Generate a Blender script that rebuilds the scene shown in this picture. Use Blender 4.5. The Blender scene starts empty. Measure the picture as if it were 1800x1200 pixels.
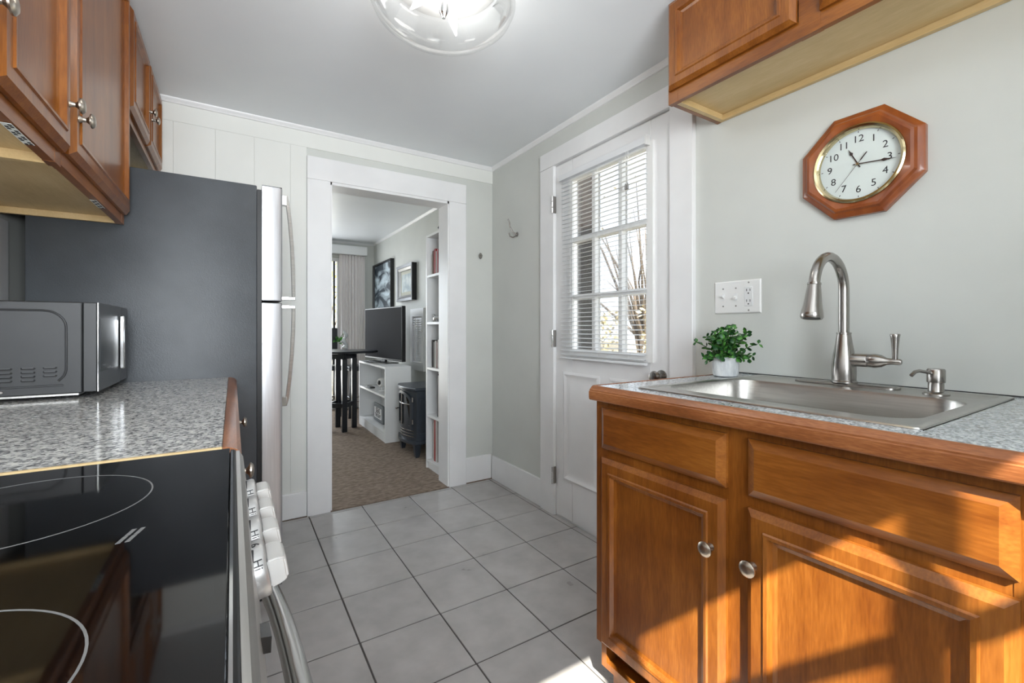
import bpy, bmesh, math, random
from mathutils import Vector, Matrix
random.seed(7)
S = bpy.context.scene
COL = S.collection

# ------------------------------------------------------------------ camera
F_PX, YAW, CY, CAM_H = 781.8, 0.5605, 577.1, 1.112
cd = bpy.data.cameras.new('camera'); cam = bpy.data.objects.new('camera', cd); COL.objects.link(cam)
cam.location = (0, 0, CAM_H); cam.rotation_euler = (math.pi / 2, 0, -YAW)
cd.sensor_fit = 'HORIZONTAL'; cd.sensor_width = 36.0; cd.lens = F_PX / 1800 * 36
cd.shift_y = -(600 - CY) / 1800; cd.clip_start = 0.02; cd.clip_end = 300
S.camera = cam

# ------------------------------------------------------------------ sky, sun, daylight, exposure
SUN_DIR = Vector((0.60, 1.05, -1.0)).normalized()
w = bpy.data.worlds.new('sky'); S.world = w; w.use_nodes = True
nt = w.node_tree; bg = nt.nodes['Background']
sky = nt.nodes.new('ShaderNodeTexSky'); sky.sky_type = 'HOSEK_WILKIE'
sky.sun_direction = tuple(-SUN_DIR); sky.turbidity = 3.0; sky.ground_albedo = 0.35
hz_ = nt.nodes.new('ShaderNodeMixRGB'); hz_.inputs[0].default_value = 0.45; hz_.inputs[2].default_value = (0.60, 0.64, 0.68, 1)   # thin high cloud
nt.links.new(sky.outputs[0], hz_.inputs[1]); nt.links.new(hz_.outputs[0], bg.inputs[0]); bg.inputs[1].default_value = 3.7

def lamp(name, kind, loc, energy, color=(1, 1, 1), direction=None, size=None, size_y=None, radius=None):
    l = bpy.data.lights.new(name, kind); o = bpy.data.objects.new(name, l); COL.objects.link(o)
    o.location = loc; l.energy = energy; l.color = color
    if direction is not None:
        o.rotation_euler = Vector(direction).to_track_quat('-Z', 'Y').to_euler()
    if size: l.shape = 'RECTANGLE'; l.size = size; l.size_y = size_y
    if radius is not None: l.shadow_soft_size = radius
    return o
sun = lamp('sun', 'SUN', (-3, -5, 8), 9.0, (1.0, 0.95, 0.84), SUN_DIR); sun.data.angle = math.radians(0.45)
rw = lamp('rear_window_daylight', 'AREA', (0.03, -0.97, 1.52), 17.5, (0.90, 0.95, 1.0), (0.0, 1, 0.36), 0.96, 1.0); rw.data.spread = math.radians(120)
lamp('living_window_daylight', 'AREA', (0.35, 6.33, 1.15), 17, (0.90, 0.95, 1.0), (0, -1, -0.05), 1.6, 1.9)
S.view_settings.view_transform = 'Standard'; S.view_settings.look = 'None'
S.view_settings.gamma = 1.0; S.view_settings.use_curve_mapping = False
S.view_settings.exposure = 1.27
S.cycles.max_bounces = 10; S.cycles.diffuse_bounces = 6; S.cycles.transparent_max_bounces = 24
S.cycles.sample_clamp_indirect = 6.0; S.cycles.caustics_reflective = False; S.cycles.caustics_refractive = False

# ------------------------------------------------------------------ materials
MATS = {}
def srgb(r, g, b):
    f = lambda c: (c / 255 / 12.92) if c / 255 <= 0.04045 else ((c / 255 + 0.055) / 1.055) ** 2.4
    return (f(r), f(g), f(b), 1)
def mat(name, col, rough=0.5, metal=0.0, col2=None, scale=8.0, stretch=(1, 1, 1), detail=3.0, ramp=(0.35, 0.65),
        bump=0.0, bump_scale=None, spec=0.5, emit=None, emit_s=0.0, coat=0.0, rough2=None, distortion=0.0):
    m = bpy.data.materials.new(name); m.use_nodes = True; n = m.node_tree.nodes; L = m.node_tree.links
    p = n['Principled BSDF']; p.inputs['Base Color'].default_value = col if len(col) == 4 else (*col, 1)
    p.inputs['Roughness'].default_value = rough; p.inputs['Metallic'].default_value = metal
    p.inputs['Specular IOR Level'].default_value = spec
    if coat: p.inputs['Coat Weight'].default_value = coat; p.inputs['Coat Roughness'].default_value = 0.12
    if emit: p.inputs['Emission Color'].default_value = (*emit, 1); p.inputs['Emission Strength'].default_value = emit_s
    if col2 or bump:
        tc = n.new('ShaderNodeTexCoord'); mp = n.new('ShaderNodeMapping'); mp.inputs['Scale'].default_value = stretch
        L.new(tc.outputs['Object'], mp.inputs['Vector'])
        nz = n.new('ShaderNodeTexNoise'); nz.inputs['Scale'].default_value = scale; nz.inputs['Detail'].default_value = detail
        nz.inputs['Distortion'].default_value = distortion
        L.new(mp.outputs[0], nz.inputs['Vector'])
        if col2:
            cr = n.new('ShaderNodeValToRGB'); cr.color_ramp.elements[0].position = ramp[0]; cr.color_ramp.elements[1].position = ramp[1]
            cr.color_ramp.elements[0].color = col if len(col) == 4 else (*col, 1); cr.color_ramp.elements[1].color = col2 if len(col2) == 4 else (*col2, 1)
            L.new(nz.outputs['Fac'], cr.inputs[0]); L.new(cr.outputs[0], p.inputs['Base Color'])
        if rough2 is not None:
            mr = n.new('ShaderNodeMapRange'); mr.inputs[3].default_value = rough; mr.inputs[4].default_value = rough2
            L.new(nz.outputs['Fac'], mr.inputs[0]); L.new(mr.outputs[0], p.inputs['Roughness'])
        if bump:
            src = nz
            if bump_scale:
                src = n.new('ShaderNodeTexNoise'); src.inputs['Scale'].default_value = bump_scale; src.inputs['Detail'].default_value = 4
                L.new(mp.outputs[0], src.inputs['Vector'])
            b = n.new('ShaderNodeBump'); b.inputs['Strength'].default_value = bump; b.inputs['Distance'].default_value = 0.004
            L.new(src.outputs['Fac'], b.inputs['Height']); L.new(b.outputs[0], p.inputs['Normal'])
    MATS[name] = m
    return m

def wood(name, dark, mid, light, vertical=True, rough=0.33, fine=1.0):
    m = bpy.data.materials.new(name); m.use_nodes = True; n = m.node_tree.nodes; L = m.node_tree.links
    p = n['Principled BSDF']; p.inputs['Roughness'].default_value = rough; p.inputs['Specular IOR Level'].default_value = 0.35
    p.inputs['Coat Weight'].default_value = 0.3; p.inputs['Coat Roughness'].default_value = 0.25
    tc = n.new('ShaderNodeTexCoord'); mp = n.new('ShaderNodeMapping')
    mp.inputs['Scale'].default_value = (9, 9, 1.1) if vertical else (9, 1.1, 9)
    L.new(tc.outputs['Object'], mp.inputs['Vector'])
    n1 = n.new('ShaderNodeTexNoise'); n1.inputs['Scale'].default_value = 2.2; n1.inputs['Detail'].default_value = 5; n1.inputs['Distortion'].default_value = 0.7
    n2 = n.new('ShaderNodeTexNoise'); n2.inputs['Scale'].default_value = 26 * fine; n2.inputs['Detail'].default_value = 3
    n3 = n.new('ShaderNodeTexNoise'); n3.inputs['Scale'].default_value = 5; n3.inputs['Detail'].default_value = 2
    L.new(mp.outputs[0], n1.inputs['Vector']); L.new(mp.outputs[0], n2.inputs['Vector']); L.new(tc.outputs['Object'], n3.inputs['Vector'])
    a = n.new('ShaderNodeMath'); a.operation = 'MULTIPLY_ADD'; a.inputs[1].default_value = 0.28
    L.new(n2.outputs['Fac'], a.inputs[0])
    b = n.new('ShaderNodeMath'); b.operation = 'MULTIPLY'; b.inputs[1].default_value = 0.42; L.new(n1.outputs['Fac'], b.inputs[0])
    L.new(b.outputs[0], a.inputs[2])
    c = n.new('ShaderNodeMath'); c.operation = 'MULTIPLY_ADD'; c.inputs[1].default_value = 0.32; L.new(n3.outputs['Fac'], c.inputs[0]); L.new(a.outputs[0], c.inputs[2])
    cr = n.new('ShaderNodeValToRGB'); e = cr.color_ramp.elements
    e[0].position = 0.36; e[0].color = dark; e[1].position = 0.68; e[1].color = light
    k = e.new(0.52); k.color = mid
    L.new(c.outputs[0], cr.inputs[0]); L.new(cr.outputs[0], p.inputs['Base Color'])
    bp = n.new('ShaderNodeBump'); bp.inputs['Strength'].default_value = 0.06; bp.inputs['Distance'].default_value = 0.002
    L.new(n2.outputs['Fac'], bp.inputs['Height']); L.new(bp.outputs[0], p.inputs['Normal'])
    MATS[name] = m
    return m

def granite(name, cols, scale):
    m = bpy.data.materials.new(name); m.use_nodes = True; n = m.node_tree.nodes; L = m.node_tree.links
    p = n['Principled BSDF']; p.inputs['Roughness'].default_value = 0.13
    tc = n.new('ShaderNodeTexCoord')
    v = n.new('ShaderNodeTexVoronoi'); v.inputs['Scale'].default_value = scale; L.new(tc.outputs['Object'], v.inputs['Vector'])
    nz = n.new('ShaderNodeTexNoise'); nz.inputs['Scale'].default_value = scale * 0.55; nz.inputs['Detail'].default_value = 5; L.new(tc.outputs['Object'], nz.inputs['Vector'])
    sx = n.new('ShaderNodeSeparateColor'); L.new(v.outputs['Color'], sx.inputs[0])
    mx = n.new('ShaderNodeMath'); mx.operation = 'MULTIPLY_ADD'; mx.inputs[1].default_value = 0.45; L.new(sx.outputs[0], mx.inputs[0])
    ad = n.new('ShaderNodeMath'); ad.operation = 'MULTIPLY'; ad.inputs[1].default_value = 0.55; L.new(nz.outputs['Fac'], ad.inputs[0]); L.new(ad.outputs[0], mx.inputs[2])
    cr = n.new('ShaderNodeValToRGB'); e = cr.color_ramp.elements
    e[0].position = 0.25; e[0].color = cols[0]; e[1].position = 0.72; e[1].color = cols[-1]
    for i, cc in enumerate(cols[1:-1]):
        k = e.new(0.25 + 0.47 * (i + 1) / (len(cols) - 1)); k.color = cc
    L.new(mx.outputs[0], cr.inputs[0]); L.new(cr.outputs[0], p.inputs['Base Color'])
    MATS[name] = m
    return m

def glass(name, tint=(1, 1, 1), refl=0.5, ior=1.45):
    m = bpy.data.materials.new(name); m.use_nodes = True; n = m.node_tree.nodes; L = m.node_tree.links
    n.remove(n['Principled BSDF']); out = n['Material Output']
    t = n.new('ShaderNodeBsdfTransparent'); t.inputs[0].default_value = (*tint, 1)
    g = n.new('ShaderNodeBsdfGlossy'); g.inputs['Roughness'].default_value = 0.02
    fr = n.new('ShaderNodeFresnel'); fr.inputs['IOR'].default_value = ior
    mu = n.new('ShaderNodeMath'); mu.operation = 'MULTIPLY'; mu.inputs[1].default_value = refl; L.new(fr.outputs[0], mu.inputs[0])
    mx = n.new('ShaderNodeMixShader'); L.new(mu.outputs[0], mx.inputs[0]); L.new(t.outputs[0], mx.inputs[1]); L.new(g.outputs[0], mx.inputs[2])
    L.new(mx.outputs[0], out.inputs[0]); MATS[name] = m
    return m

mat('wall', srgb(205, 207, 202), 0.55, col2=srgb(210, 212, 207), scale=3, bump=0.03, bump_scale=60)
mat('wall_board', srgb(228, 229, 224), 0.5, col2=srgb(232, 233, 228), scale=3, bump=0.02, bump_scale=40)
mat('trim', srgb(232, 232, 232), 0.35, col2=srgb(238, 238, 238), scale=4)
mat('ceiling', srgb(232, 235, 238), 0.4, col2=srgb(236, 239, 241), scale=2, bump=0.03, bump_scale=30)
mat('tile', srgb(164, 161, 159), 0.22, col2=srgb(184, 181, 179), scale=9, detail=6, ramp=(0.3, 0.7), bump=0.12, bump_scale=28, rough2=0.42)
mat('grout', srgb(84, 80, 78), 0.8)
mat('carpet', srgb(112, 98, 87), 0.95, col2=srgb(160, 144, 129), scale=34, detail=9, ramp=(0.25, 0.75), stretch=(0.8, 1.25, 1), bump=0.9, bump_scale=170, spec=0.1)
wood('maple', srgb(102, 52, 13), srgb(129, 74, 24), srgb(154, 95, 37))
wood('maple_h', srgb(102, 52, 13), srgb(129, 74, 24), srgb(154, 95, 37), vertical=False)
wood('maple_edge', srgb(102, 58, 28), srgb(134, 80, 44), srgb(172, 114, 72), vertical=False, fine=2.0)
wood('birch_ply', srgb(196, 168, 118), srgb(208, 180, 130), srgb(218, 192, 145), vertical=False, rough=0.5)
granite('granite_left', [srgb(58, 58, 60), srgb(126, 126, 126), srgb(176, 176, 174), srgb(205, 204, 200), srgb(222, 220, 214)], 210)
granite('granite_right', [srgb(88, 92, 96), srgb(140, 146, 150), srgb(170, 176, 180), srgb(190, 196, 200), srgb(205, 210, 212)], 230)
mat('stone_joint', srgb(150, 148, 144), 0.7)
mat('steel', srgb(186, 184, 180), 0.28, 1.0, col2=srgb(200, 198, 194), scale=6, stretch=(1, 1, 30), rough2=0.34)
mat('steel_h', srgb(186, 184, 180), 0.26, 1.0, col2=srgb(200, 198, 194), scale=6, stretch=(30, 1, 30), rough2=0.34)
mat('nickel', srgb(164, 160, 156), 0.24, 1.0)
mat('nickel_warm', srgb(178, 168, 156), 0.3, 1.0)
mat('chrome_soft', srgb(205, 204, 202), 0.2, 1.0)
mat('fridge_steel', srgb(186, 186, 188), 0.36, 0.75, col2=srgb(196, 196, 198), scale=6, stretch=(30, 30, 1))
mat('chrome', srgb(225, 225, 225), 0.08, 1.0)
mat('fridge_black', srgb(56, 60, 64), 0.42, col2=srgb(68, 72, 76), scale=5, bump=0.16, bump_scale=300)
mat('gasket', srgb(18, 18, 19), 0.5)
mat('micro_side', srgb(48, 49, 50), 0.38, col2=srgb(54, 55, 56), scale=4)
mat('micro_front', srgb(120, 122, 124), 0.5, 0.8)
mat('micro_glass', srgb(62, 64, 66), 0.35, spec=0.15)
mat('black', srgb(12, 12, 13), 0.35)
mat('black_plastic', srgb(24, 24, 25), 0.4)
mat('cooktop_glass', srgb(7, 7, 8), 0.05, spec=0.6)
mat('ring_print', srgb(112, 112, 112), 0.4)
mat('knob_silver', srgb(176, 175, 173), 0.34, 0.6)
mat('knob_white', srgb(196, 194, 190), 0.35, 0.2)
mat('print_dark', srgb(40, 40, 42), 0.6)
mat('white_plastic', srgb(236, 236, 234), 0.35)
mat('white_satin', srgb(232, 233, 233), 0.35)
mat('blind', srgb(228, 230, 232), 0.45)
mat('paper', srgb(228, 232, 228), 0.7)
mat('clock_wood', srgb(126, 60, 20), 0.3, col2=srgb(158, 84, 34), scale=14, stretch=(1, 1.6, 0.5), detail=5, coat=0.4)
mat('clock_face', srgb(222, 230, 226), 0.6)
mat('brass', srgb(206, 190, 150), 0.16, 1.0)
mat('clock_hand', srgb(44, 24, 18), 0.4)
mat('pot', srgb(196, 200, 202), 0.8, col2=srgb(226, 228, 228), scale=60, stretch=(1, 1, 0.35), bump=0.8, bump_scale=90)
mat('soil', srgb(40, 34, 28), 0.9)
mat('leaf', srgb(20, 66, 34), 0.4, col2=srgb(98, 168, 62), scale=26, ramp=(0.4, 0.62))
mat('stem', srgb(54, 74, 38), 0.6)
mat('stove_iron', srgb(44, 50, 58), 0.32, col2=srgb(52, 58, 66), scale=8)
mat('tv_screen', srgb(58, 58, 60), 0.7, spec=0.03)
mat('drape', srgb(232, 228, 226), 0.8)
mat('pub_wood', srgb(20, 24, 30), 0.28)
mat('leather', srgb(24, 26, 30), 0.4)
mat('frame_black', srgb(14, 14, 16), 0.3)
mat('frame_silver', srgb(150, 150, 150), 0.3, 0.7)
mat('mat_board', srgb(206, 206, 192), 0.8)
mat('seascape_print', srgb(40, 52, 62), 0.5, col2=srgb(190, 205, 212), scale=3.2, stretch=(1, 0.9, 2.4), detail=5, ramp=(0.42, 0.6), distortion=0.8)
mat('small_print', srgb(120, 140, 148), 0.5, col2=srgb(206, 214, 208), scale=9, detail=5)
mat('book_red', srgb(168, 40, 38), 0.5); mat('book_white', srgb(214, 210, 204), 0.6); mat('book_dark', srgb(46, 42, 42), 0.5)
mat('book_grey', srgb(140, 138, 134), 0.6); mat('book_brown', srgb(120, 60, 44), 0.5)
mat('sign_grey', srgb(112, 116, 118), 0.6)
mat('siding', srgb(46, 36, 34), 0.8, col2=srgb(62, 50, 46), scale=6, stretch=(4, 4, 0.5))
mat('ground', srgb(120, 112, 92), 0.95, col2=srgb(160, 150, 128), scale=3, detail=6)
mat('bark', srgb(90, 80, 70), 0.9)
mat('dry_leaf', srgb(150, 140, 100), 0.8, col2=srgb(200, 190, 160), scale=3)
mat('green_leaf', srgb(190, 200, 110), 0.7, col2=srgb(236, 222, 150), scale=2)
mat('vase_glass', srgb(210, 214, 214), 0.1)
mat('bulb', srgb(255, 250, 240), 0.3, emit=(1, 0.95, 0.86), emit_s=4.0)
glass('pane', refl=0.7); glass('bowl_glass', tint=(0.97, 0.975, 0.975), refl=0.5, ior=1.4); glass('crystal', refl=0.6)

# ------------------------------------------------------------------ mesh helpers
ORG = {}
class MB:
    def __init__(self): self.bm = bmesh.new()
    def box(self, x0, x1, y0, y1, z0, z1, bev=0.0, seg=1):
        r = bmesh.ops.create_cube(self.bm, size=1.0); vs = r['verts']
        for v in vs:
            v.co = Vector(((x0 + x1) / 2 + v.co.x * (x1 - x0), (y0 + y1) / 2 + v.co.y * (y1 - y0), (z0 + z1) / 2 + v.co.z * (z1 - z0)))
        if bev:
            es = list({e for v in vs for e in v.link_edges})
            bmesh.ops.bevel(self.bm, geom=es, offset=bev, segments=seg, affect='EDGES', profile=0.5)
        return self
    def loft(self, loops, cap0=True, cap1=True, closed=True):
        R = [[self.bm.verts.new(p) for p in l] for l in loops]
        for a, b in zip(R[:-1], R[1:]):
            n = len(a)
            for i in range(n if closed else n - 1):
                j = (i + 1) % n
                try: self.bm.faces.new((a[i], a[j], b[j], b[i]))
                except ValueError: pass
        if closed and cap0: self.bm.faces.new(list(reversed(R[0])))
        if closed and cap1: self.bm.faces.new(R[-1])
        return self
    def tube(self, path, r, n=10, cap=True):
        P = [Vector(p) for p in path]; k = len(P); rs = r if isinstance(r, (list, tuple)) else [r] * k
        loops = []; ref = None
        for i in range(k):
            t = (P[min(i + 1, k - 1)] - P[max(i - 1, 0)]).normalized()
            if ref is None: ref = Vector((0, 0, 1)) if abs(t.z) < 0.9 else Vector((1, 0, 0))
            u = (ref - t * ref.dot(t)).normalized(); v = t.cross(u); ref = u
            loops.append([P[i] + (u * math.cos(2 * math.pi * q / n) + v * math.sin(2 * math.pi * q / n)) * rs[i] for q in range(n)])
        return self.loft(loops, cap, cap)
    def lathe(self, prof, c=(0, 0, 0), axis=(0, 0, 1), n=24, cap0=True, cap1=True):
        A = Vector(axis).normalized(); ref = Vector((1, 0, 0)) if abs(A.x) < 0.9 else Vector((0, 1, 0))
        u = (ref - A * ref.dot(A)).normalized(); v = A.cross(u); c = Vector(c)
        return self.loft([[c + A * h + (u * math.cos(2 * math.pi * q / n) + v * math.sin(2 * math.pi * q / n)) * max(r, 1e-4) for q in range(n)] for r, h in prof], cap0, cap1)
    def prism(self, poly, vec):
        v = Vector(vec)
        return self.loft([[Vector(p) for p in poly], [Vector(p) + v for p in poly]])
    def frame(self, o, r, u, n, w, h, steps, cap=True):
        """nested rectangles: o = lower-left corner, r/u unit axes, n outward; steps = (inset, out)"""
        o, r, u, n = map(Vector, (o, r, u, n)); loops = []
        for ins, out in steps:
            loops.append([o + r * ins + u * ins + n * out, o + r * (w - ins) + u * ins + n * out, o + r * (w - ins) + u * (h - ins) + n * out, o + r * ins + u * (h - ins) + n * out])
        return self.loft(loops, True, cap)
    def ring(self, outer, inner, vec):
        """a flat ring between two loops with equal point count, extruded by vec"""
        v = Vector(vec); O = [Vector(p) for p in outer]; I = [Vector(p) for p in inner]
        return self.loft([O, [p + v for p in O], [p + v for p in I], I, O], False, False)
    def build(self, name, m, parent=None, smooth=False, loc=None, angle=40, local=False):
        bm = self.bm
        bmesh.ops.remove_doubles(bm, verts=bm.verts, dist=1e-6)
        bmesh.ops.recalc_face_normals(bm, faces=bm.faces)
        if parent is not None: org = ORG[parent.name]
        elif loc is not None: org = Vector(loc)
        else:
            xs = [v.co for v in bm.verts]
            org = Vector(((min(p.x for p in xs) + max(p.x for p in xs)) / 2, (min(p.y for p in xs) + max(p.y for p in xs)) / 2, min(p.z for p in xs)))
        if not local:
            for v in bm.verts: v.co -= org
        me = bpy.data.meshes.new(name); bm.to_mesh(me); bm.free()
        me.materials.append(MATS[m])
        if smooth:
            for p in me.polygons: p.use_smooth = True
            me.set_sharp_from_angle(angle=math.radians(angle))
        o = bpy.data.objects.new(name, me); COL.objects.link(o)
        if parent is not None: o.parent = parent
        else: o.location = org
        ORG[o.name] = org
        return o
def tag(o, label, cat, group=None):
    o['label'] = label; o['category'] = cat
    if group: o['group'] = group
    return o
def root(name, loc, label, cat, group=None, rz=0.0):
    o = bpy.data.objects.new(name, None); COL.objects.link(o); o.location = loc; o.rotation_euler = (0, 0, rz); o.empty_display_size = 0.05
    ORG[o.name] = Vector(loc)
    return tag(o, label, cat, group)
def struct(o, label=None, cat=None):
    o['kind'] = 'structure'
    if label: o['label'] = label
    if cat: o['category'] = cat
    return o
def bx(name, m, parent, *a, bev=0.0, seg=1): return MB().box(*a, bev=bev, seg=seg).build(name, m, parent, smooth=bev > 0)
def rrect(cx, cy, w, h, r, z, k=6):
    pts = []
    for (sx, sy, a0) in ((1, 1, 0), (-1, 1, 90), (-1, -1, 180), (1, -1, 270)):
        for i in range(k + 1):
            a = math.radians(a0 + 90 * i / k)
            pts.append(Vector((cx + sx * (w / 2 - r) + r * math.cos(a), cy + sy * (h / 2 - r) + r * math.sin(a), z)))
    return pts
def text_mesh(name, body, size, o, r, u, m, parent, extrude=0.0003, align='CENTER', bold=0.0):
    cu = bpy.data.curves.new('t', 'FONT'); cu.body = body; cu.size = size; cu.align_x = align; cu.align_y = 'CENTER'; cu.extrude = extrude; cu.offset = bold
    cu.resolution_u = 3
    to = bpy.data.objects.new('t', cu); COL.objects.link(to); bpy.context.view_layer.update()
    me = bpy.data.meshes.new_from_object(to.evaluated_get(bpy.context.evaluated_depsgraph_get()))
    bpy.data.objects.remove(to); bpy.data.curves.remove(cu)
    o, r, u = Vector(o), Vector(r), Vector(u); n = r.cross(u)
    for v in me.vertices: v.co = o + r * v.co.x + u * v.co.y + n * v.co.z - ORG[parent.name]
    me.materials.clear(); me.materials.append(MATS[m]); me.name = name
    ob = bpy.data.objects.new(name, me); COL.objects.link(ob); ob.parent = parent; ORG[ob.name] = ORG[parent.name]
    return ob

# ------------------------------------------------------------------ room shell
XR, XL, YB, YR, ZC = 1.64, -0.64, 2.89, -1.0, 2.303
DX0, DX1, DZ = 0.500, 1.283, 2.0           # doorway
# floor of separate tiles on grout
fl = struct(MB().box(XL - 0.1, XR + 0.1, YR - 0.1, YB - 0.02, -0.06, -0.003).build('floor', 'grout'), 'grey square ceramic tile floor of the kitchen with thin dark joints', 'floor')
TP, TX, TY, G = 0.305, 0.3805, 2.534, 0.0028
ix = -4
while TX + ix * TP < XR:
    x0, x1 = max(TX + ix * TP, XL) + G, min(TX + (ix + 1) * TP, XR) - G
    iy = -12
    while TY + iy * TP < YB:
        y0, y1 = max(TY + iy * TP, YR) + G, min(TY + (iy + 1) * TP, YB - 0.02) - G
        if x1 - x0 > 0.01 and y1 - y0 > 0.01:
            t = MB().box(x0, x1, y0, y1, -0.004, 0.0, bev=0.0012).build('tile', 'tile', fl, smooth=True)
        iy += 1
    ix += 1
struct(MB().box(-1.6, 1.80, YB - 0.02, 6.5, -0.06, 0.006).build('floor', 'carpet'), 'brown grey low pile carpet of the living room beyond the doorway', 'carpet')
struct(MB().box(-1.8, 2.0, YR - 0.2, 6.6, ZC, ZC + 0.12).build('ceiling', 'ceiling'), 'smooth pale grey painted ceiling', 'ceiling')
# back wall (doorway wall)
m = MB(); m.box(-1.6, DX0, YB, YB + 0.12, 0, ZC); m.box(DX1, XR + 0.15, YB, YB + 0.12, 0, ZC); m.box(DX0, DX1, YB, YB + 0.12, DZ + 0.012, ZC)
wb = struct(m.build('wall_back', 'wall'), 'off white wall with the open doorway to the living room', 'wall')
bw = 0.182
xb = -0.08 - 3 * bw
while xb < 0.37:                                # painted vertical boards left of the doorway
    a, b = max(xb, XL), min(xb + bw, 0.3705)
    if b - a > 0.01: MB().box(a + 0.0002, b - 0.0002, YB - 0.006, YB + 0.001, 0.15, 2.1865, bev=0.0005).build('board', 'wall_board', wb, smooth=True)
    xb += bw
MB().box(XL, XR, YB - 0.006, YB + 0.001, 2.187, ZC, bev=0.0005).build('board', 'wall_board', wb, smooth=True)
# right wall with the exterior door opening
OY0, OY1, OZ = 1.272, 2.122, 2.09
m = MB(); m.box(XR, XR + 0.15, OY1, YB, 0, ZC); m.box(XR, XR + 0.15, YR - 0.1, OY0, 0, ZC); m.box(XR, XR + 0.15, OY0, OY1, OZ, ZC)
struct(m.build('wall_right', 'wall'), 'pale grey wall holding the sink, clock and back door', 'wall')
struct(MB().box(XL - 0.12, XL, YR - 0.1, YB, 0, ZC).build('wall_left', 'wall'), 'off white wall behind the fridge and range', 'wall')
struct(MB().box(XL, XL + 0.003, -0.9, 2.16, 0.93, 1.47).build('added_panel', 'trim'), 'plain white panel added to lighten the wall behind the microwave', 'added panel')  # added white sheet, lifts the dark wall strip beside the fridge
# rear wall behind the camera, with the window that lets the sun in
WX0, WX1, WZ0, WZ1 = -0.56, 0.53, 0.98, 2.125
m = MB(); m.box(XL, WX0, YR - 0.1, YR, 0, ZC); m.box(WX1, XR, YR - 0.1, YR, 0, ZC); m.box(WX0, WX1, YR - 0.1, YR, 0, WZ0); m.box(WX0, WX1, YR - 0.1, YR, WZ1, ZC)
struct(m.build('wall_rear', 'wall'), 'off white wall behind the viewer with a sunny window', 'wall')
wn = struct(MB().ring([(WX0, YR - 0.06, WZ0), (WX1, YR - 0.06, WZ0), (WX1, YR - 0.06, WZ1), (WX0, YR - 0.06, WZ1)],
      [(WX0 + 0.012, YR - 0.06, WZ0 + 0.03), (WX1 - 0.012, YR - 0.06, WZ0 + 0.03), (WX1 - 0.012, YR - 0.06, WZ1 - 0.042), (WX0 + 0.012, YR - 0.06, WZ1 - 0.042)], (0, 0.04, 0)).build('window_1', 'trim'),
      'white window with small panes behind the viewer', 'window')
for xx in (-0.172, 0.171): MB().box(xx - 0.016, xx + 0.016, YR - 0.055, YR - 0.035, WZ0, WZ1).build('muntin', 'trim', wn)
for zz in (1.21, 1.425, 1.64, 1.856): MB().box(WX0, WX1, YR - 0.0545, YR - 0.0355, zz - 0.017, zz + 0.017).build('muntin', 'trim', wn)

# trims: doorway casing, jamb, baseboards, crown
m = MB(); m.box(0.371, DX0 + 0.002, YB - 0.026, YB, 0, DZ, bev=0.002); m.box(DX1 - 0.002, 1.413, YB - 0.026, YB, 0, DZ, bev=0.002); m.box(0.371, 1.413, YB - 0.027, YB, DZ, 2.135, bev=0.002)
struct(m.build('trim_1', 'trim', smooth=True), 'wide flat white casing around the living room doorway', 'casing')
m = MB(); m.box(DX1 - 0.012, DX1 + 0.006, YB - 0.02, YB + 0.14, 0.007, DZ); m.box(DX0 - 0.006, DX0 + 0.010, YB - 0.02, YB + 0.14, 0.007, DZ); m.box(DX0 - 0.006, DX1 + 0.006, YB - 0.02, YB + 0.14, DZ - 0.016, DZ + 0.012)
struct(m.build('trim_2', 'trim'), 'white jamb lining the inside of the living room doorway', 'jamb')
struct(MB().box(1.4135, XR - 0.016, YB - 0.016, YB - 0.001, 0, 0.182, bev=0.003).build('baseboard_back', 'trim', smooth=True), 'tall white baseboard right of the doorway', 'baseboard')
struct(MB().box(XL, 0.3705, YB - 0.02, YB - 0.001, 0, 0.15, bev=0.003).build('baseboard_back', 'trim', smooth=True), 'white baseboard left of the doorway beside the fridge', 'baseboard')
struct(MB().box(XR - 0.016, XR - 0.0005, 2.246, YB - 0.0165, 0, 0.172, bev=0.003).build('baseboard_right', 'trim', smooth=True), 'tall white baseboard between the corner and the back door', 'baseboard')
prof = [(0, 0), (0.022, 0), (0.02, -0.008), (0.013, -0.014), (0.008, -0.024), (0, -0.026)]
struct(MB().prism([(XL, YB - 0.006 - a, ZC + b) for a, b in prof], (XR - XL, 0, 0)).build('trim_3', 'trim', smooth=True), 'thin white crown moulding over the doorway wall', 'moulding')
struct(MB().prism([(XR - a, YR, ZC + b) for a, b in prof], (0, YB - YR - 0.006, 0)).build('trim_4', 'trim', smooth=True), 'thin white crown moulding over the sink wall', 'moulding')
# back door casing
CX = 1.616
m = MB(); m.box(CX, XR + 0.001, 2.112, 2.247, 0, 2.08, bev=0.002); m.box(CX, XR + 0.001, 1.166, 1.282, 0, 2.08, bev=0.002); m.box(CX - 0.001, XR + 0.001, 1.166, 2.247, 2.08, 2.178, bev=0.002)
struct(m.build('trim_5', 'trim', smooth=True), 'wide white casing around the back door', 'casing')
m = MB(); m.box(XR + 0.001, XR + 0.15, OY1 - 0.012, OY1, 0, OZ); m.box(XR + 0.001, XR + 0.15, OY0, OY0 + 0.012, 0, OZ); m.box(XR + 0.001, XR + 0.15, OY0, OY1, OZ - 0.012, OZ); m.box(XR, XR + 0.16, OY0, OY1, -0.03, 0.006)
struct(m.build('trim_6', 'trim'), 'white jamb and sill of the back door', 'jamb')

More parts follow.
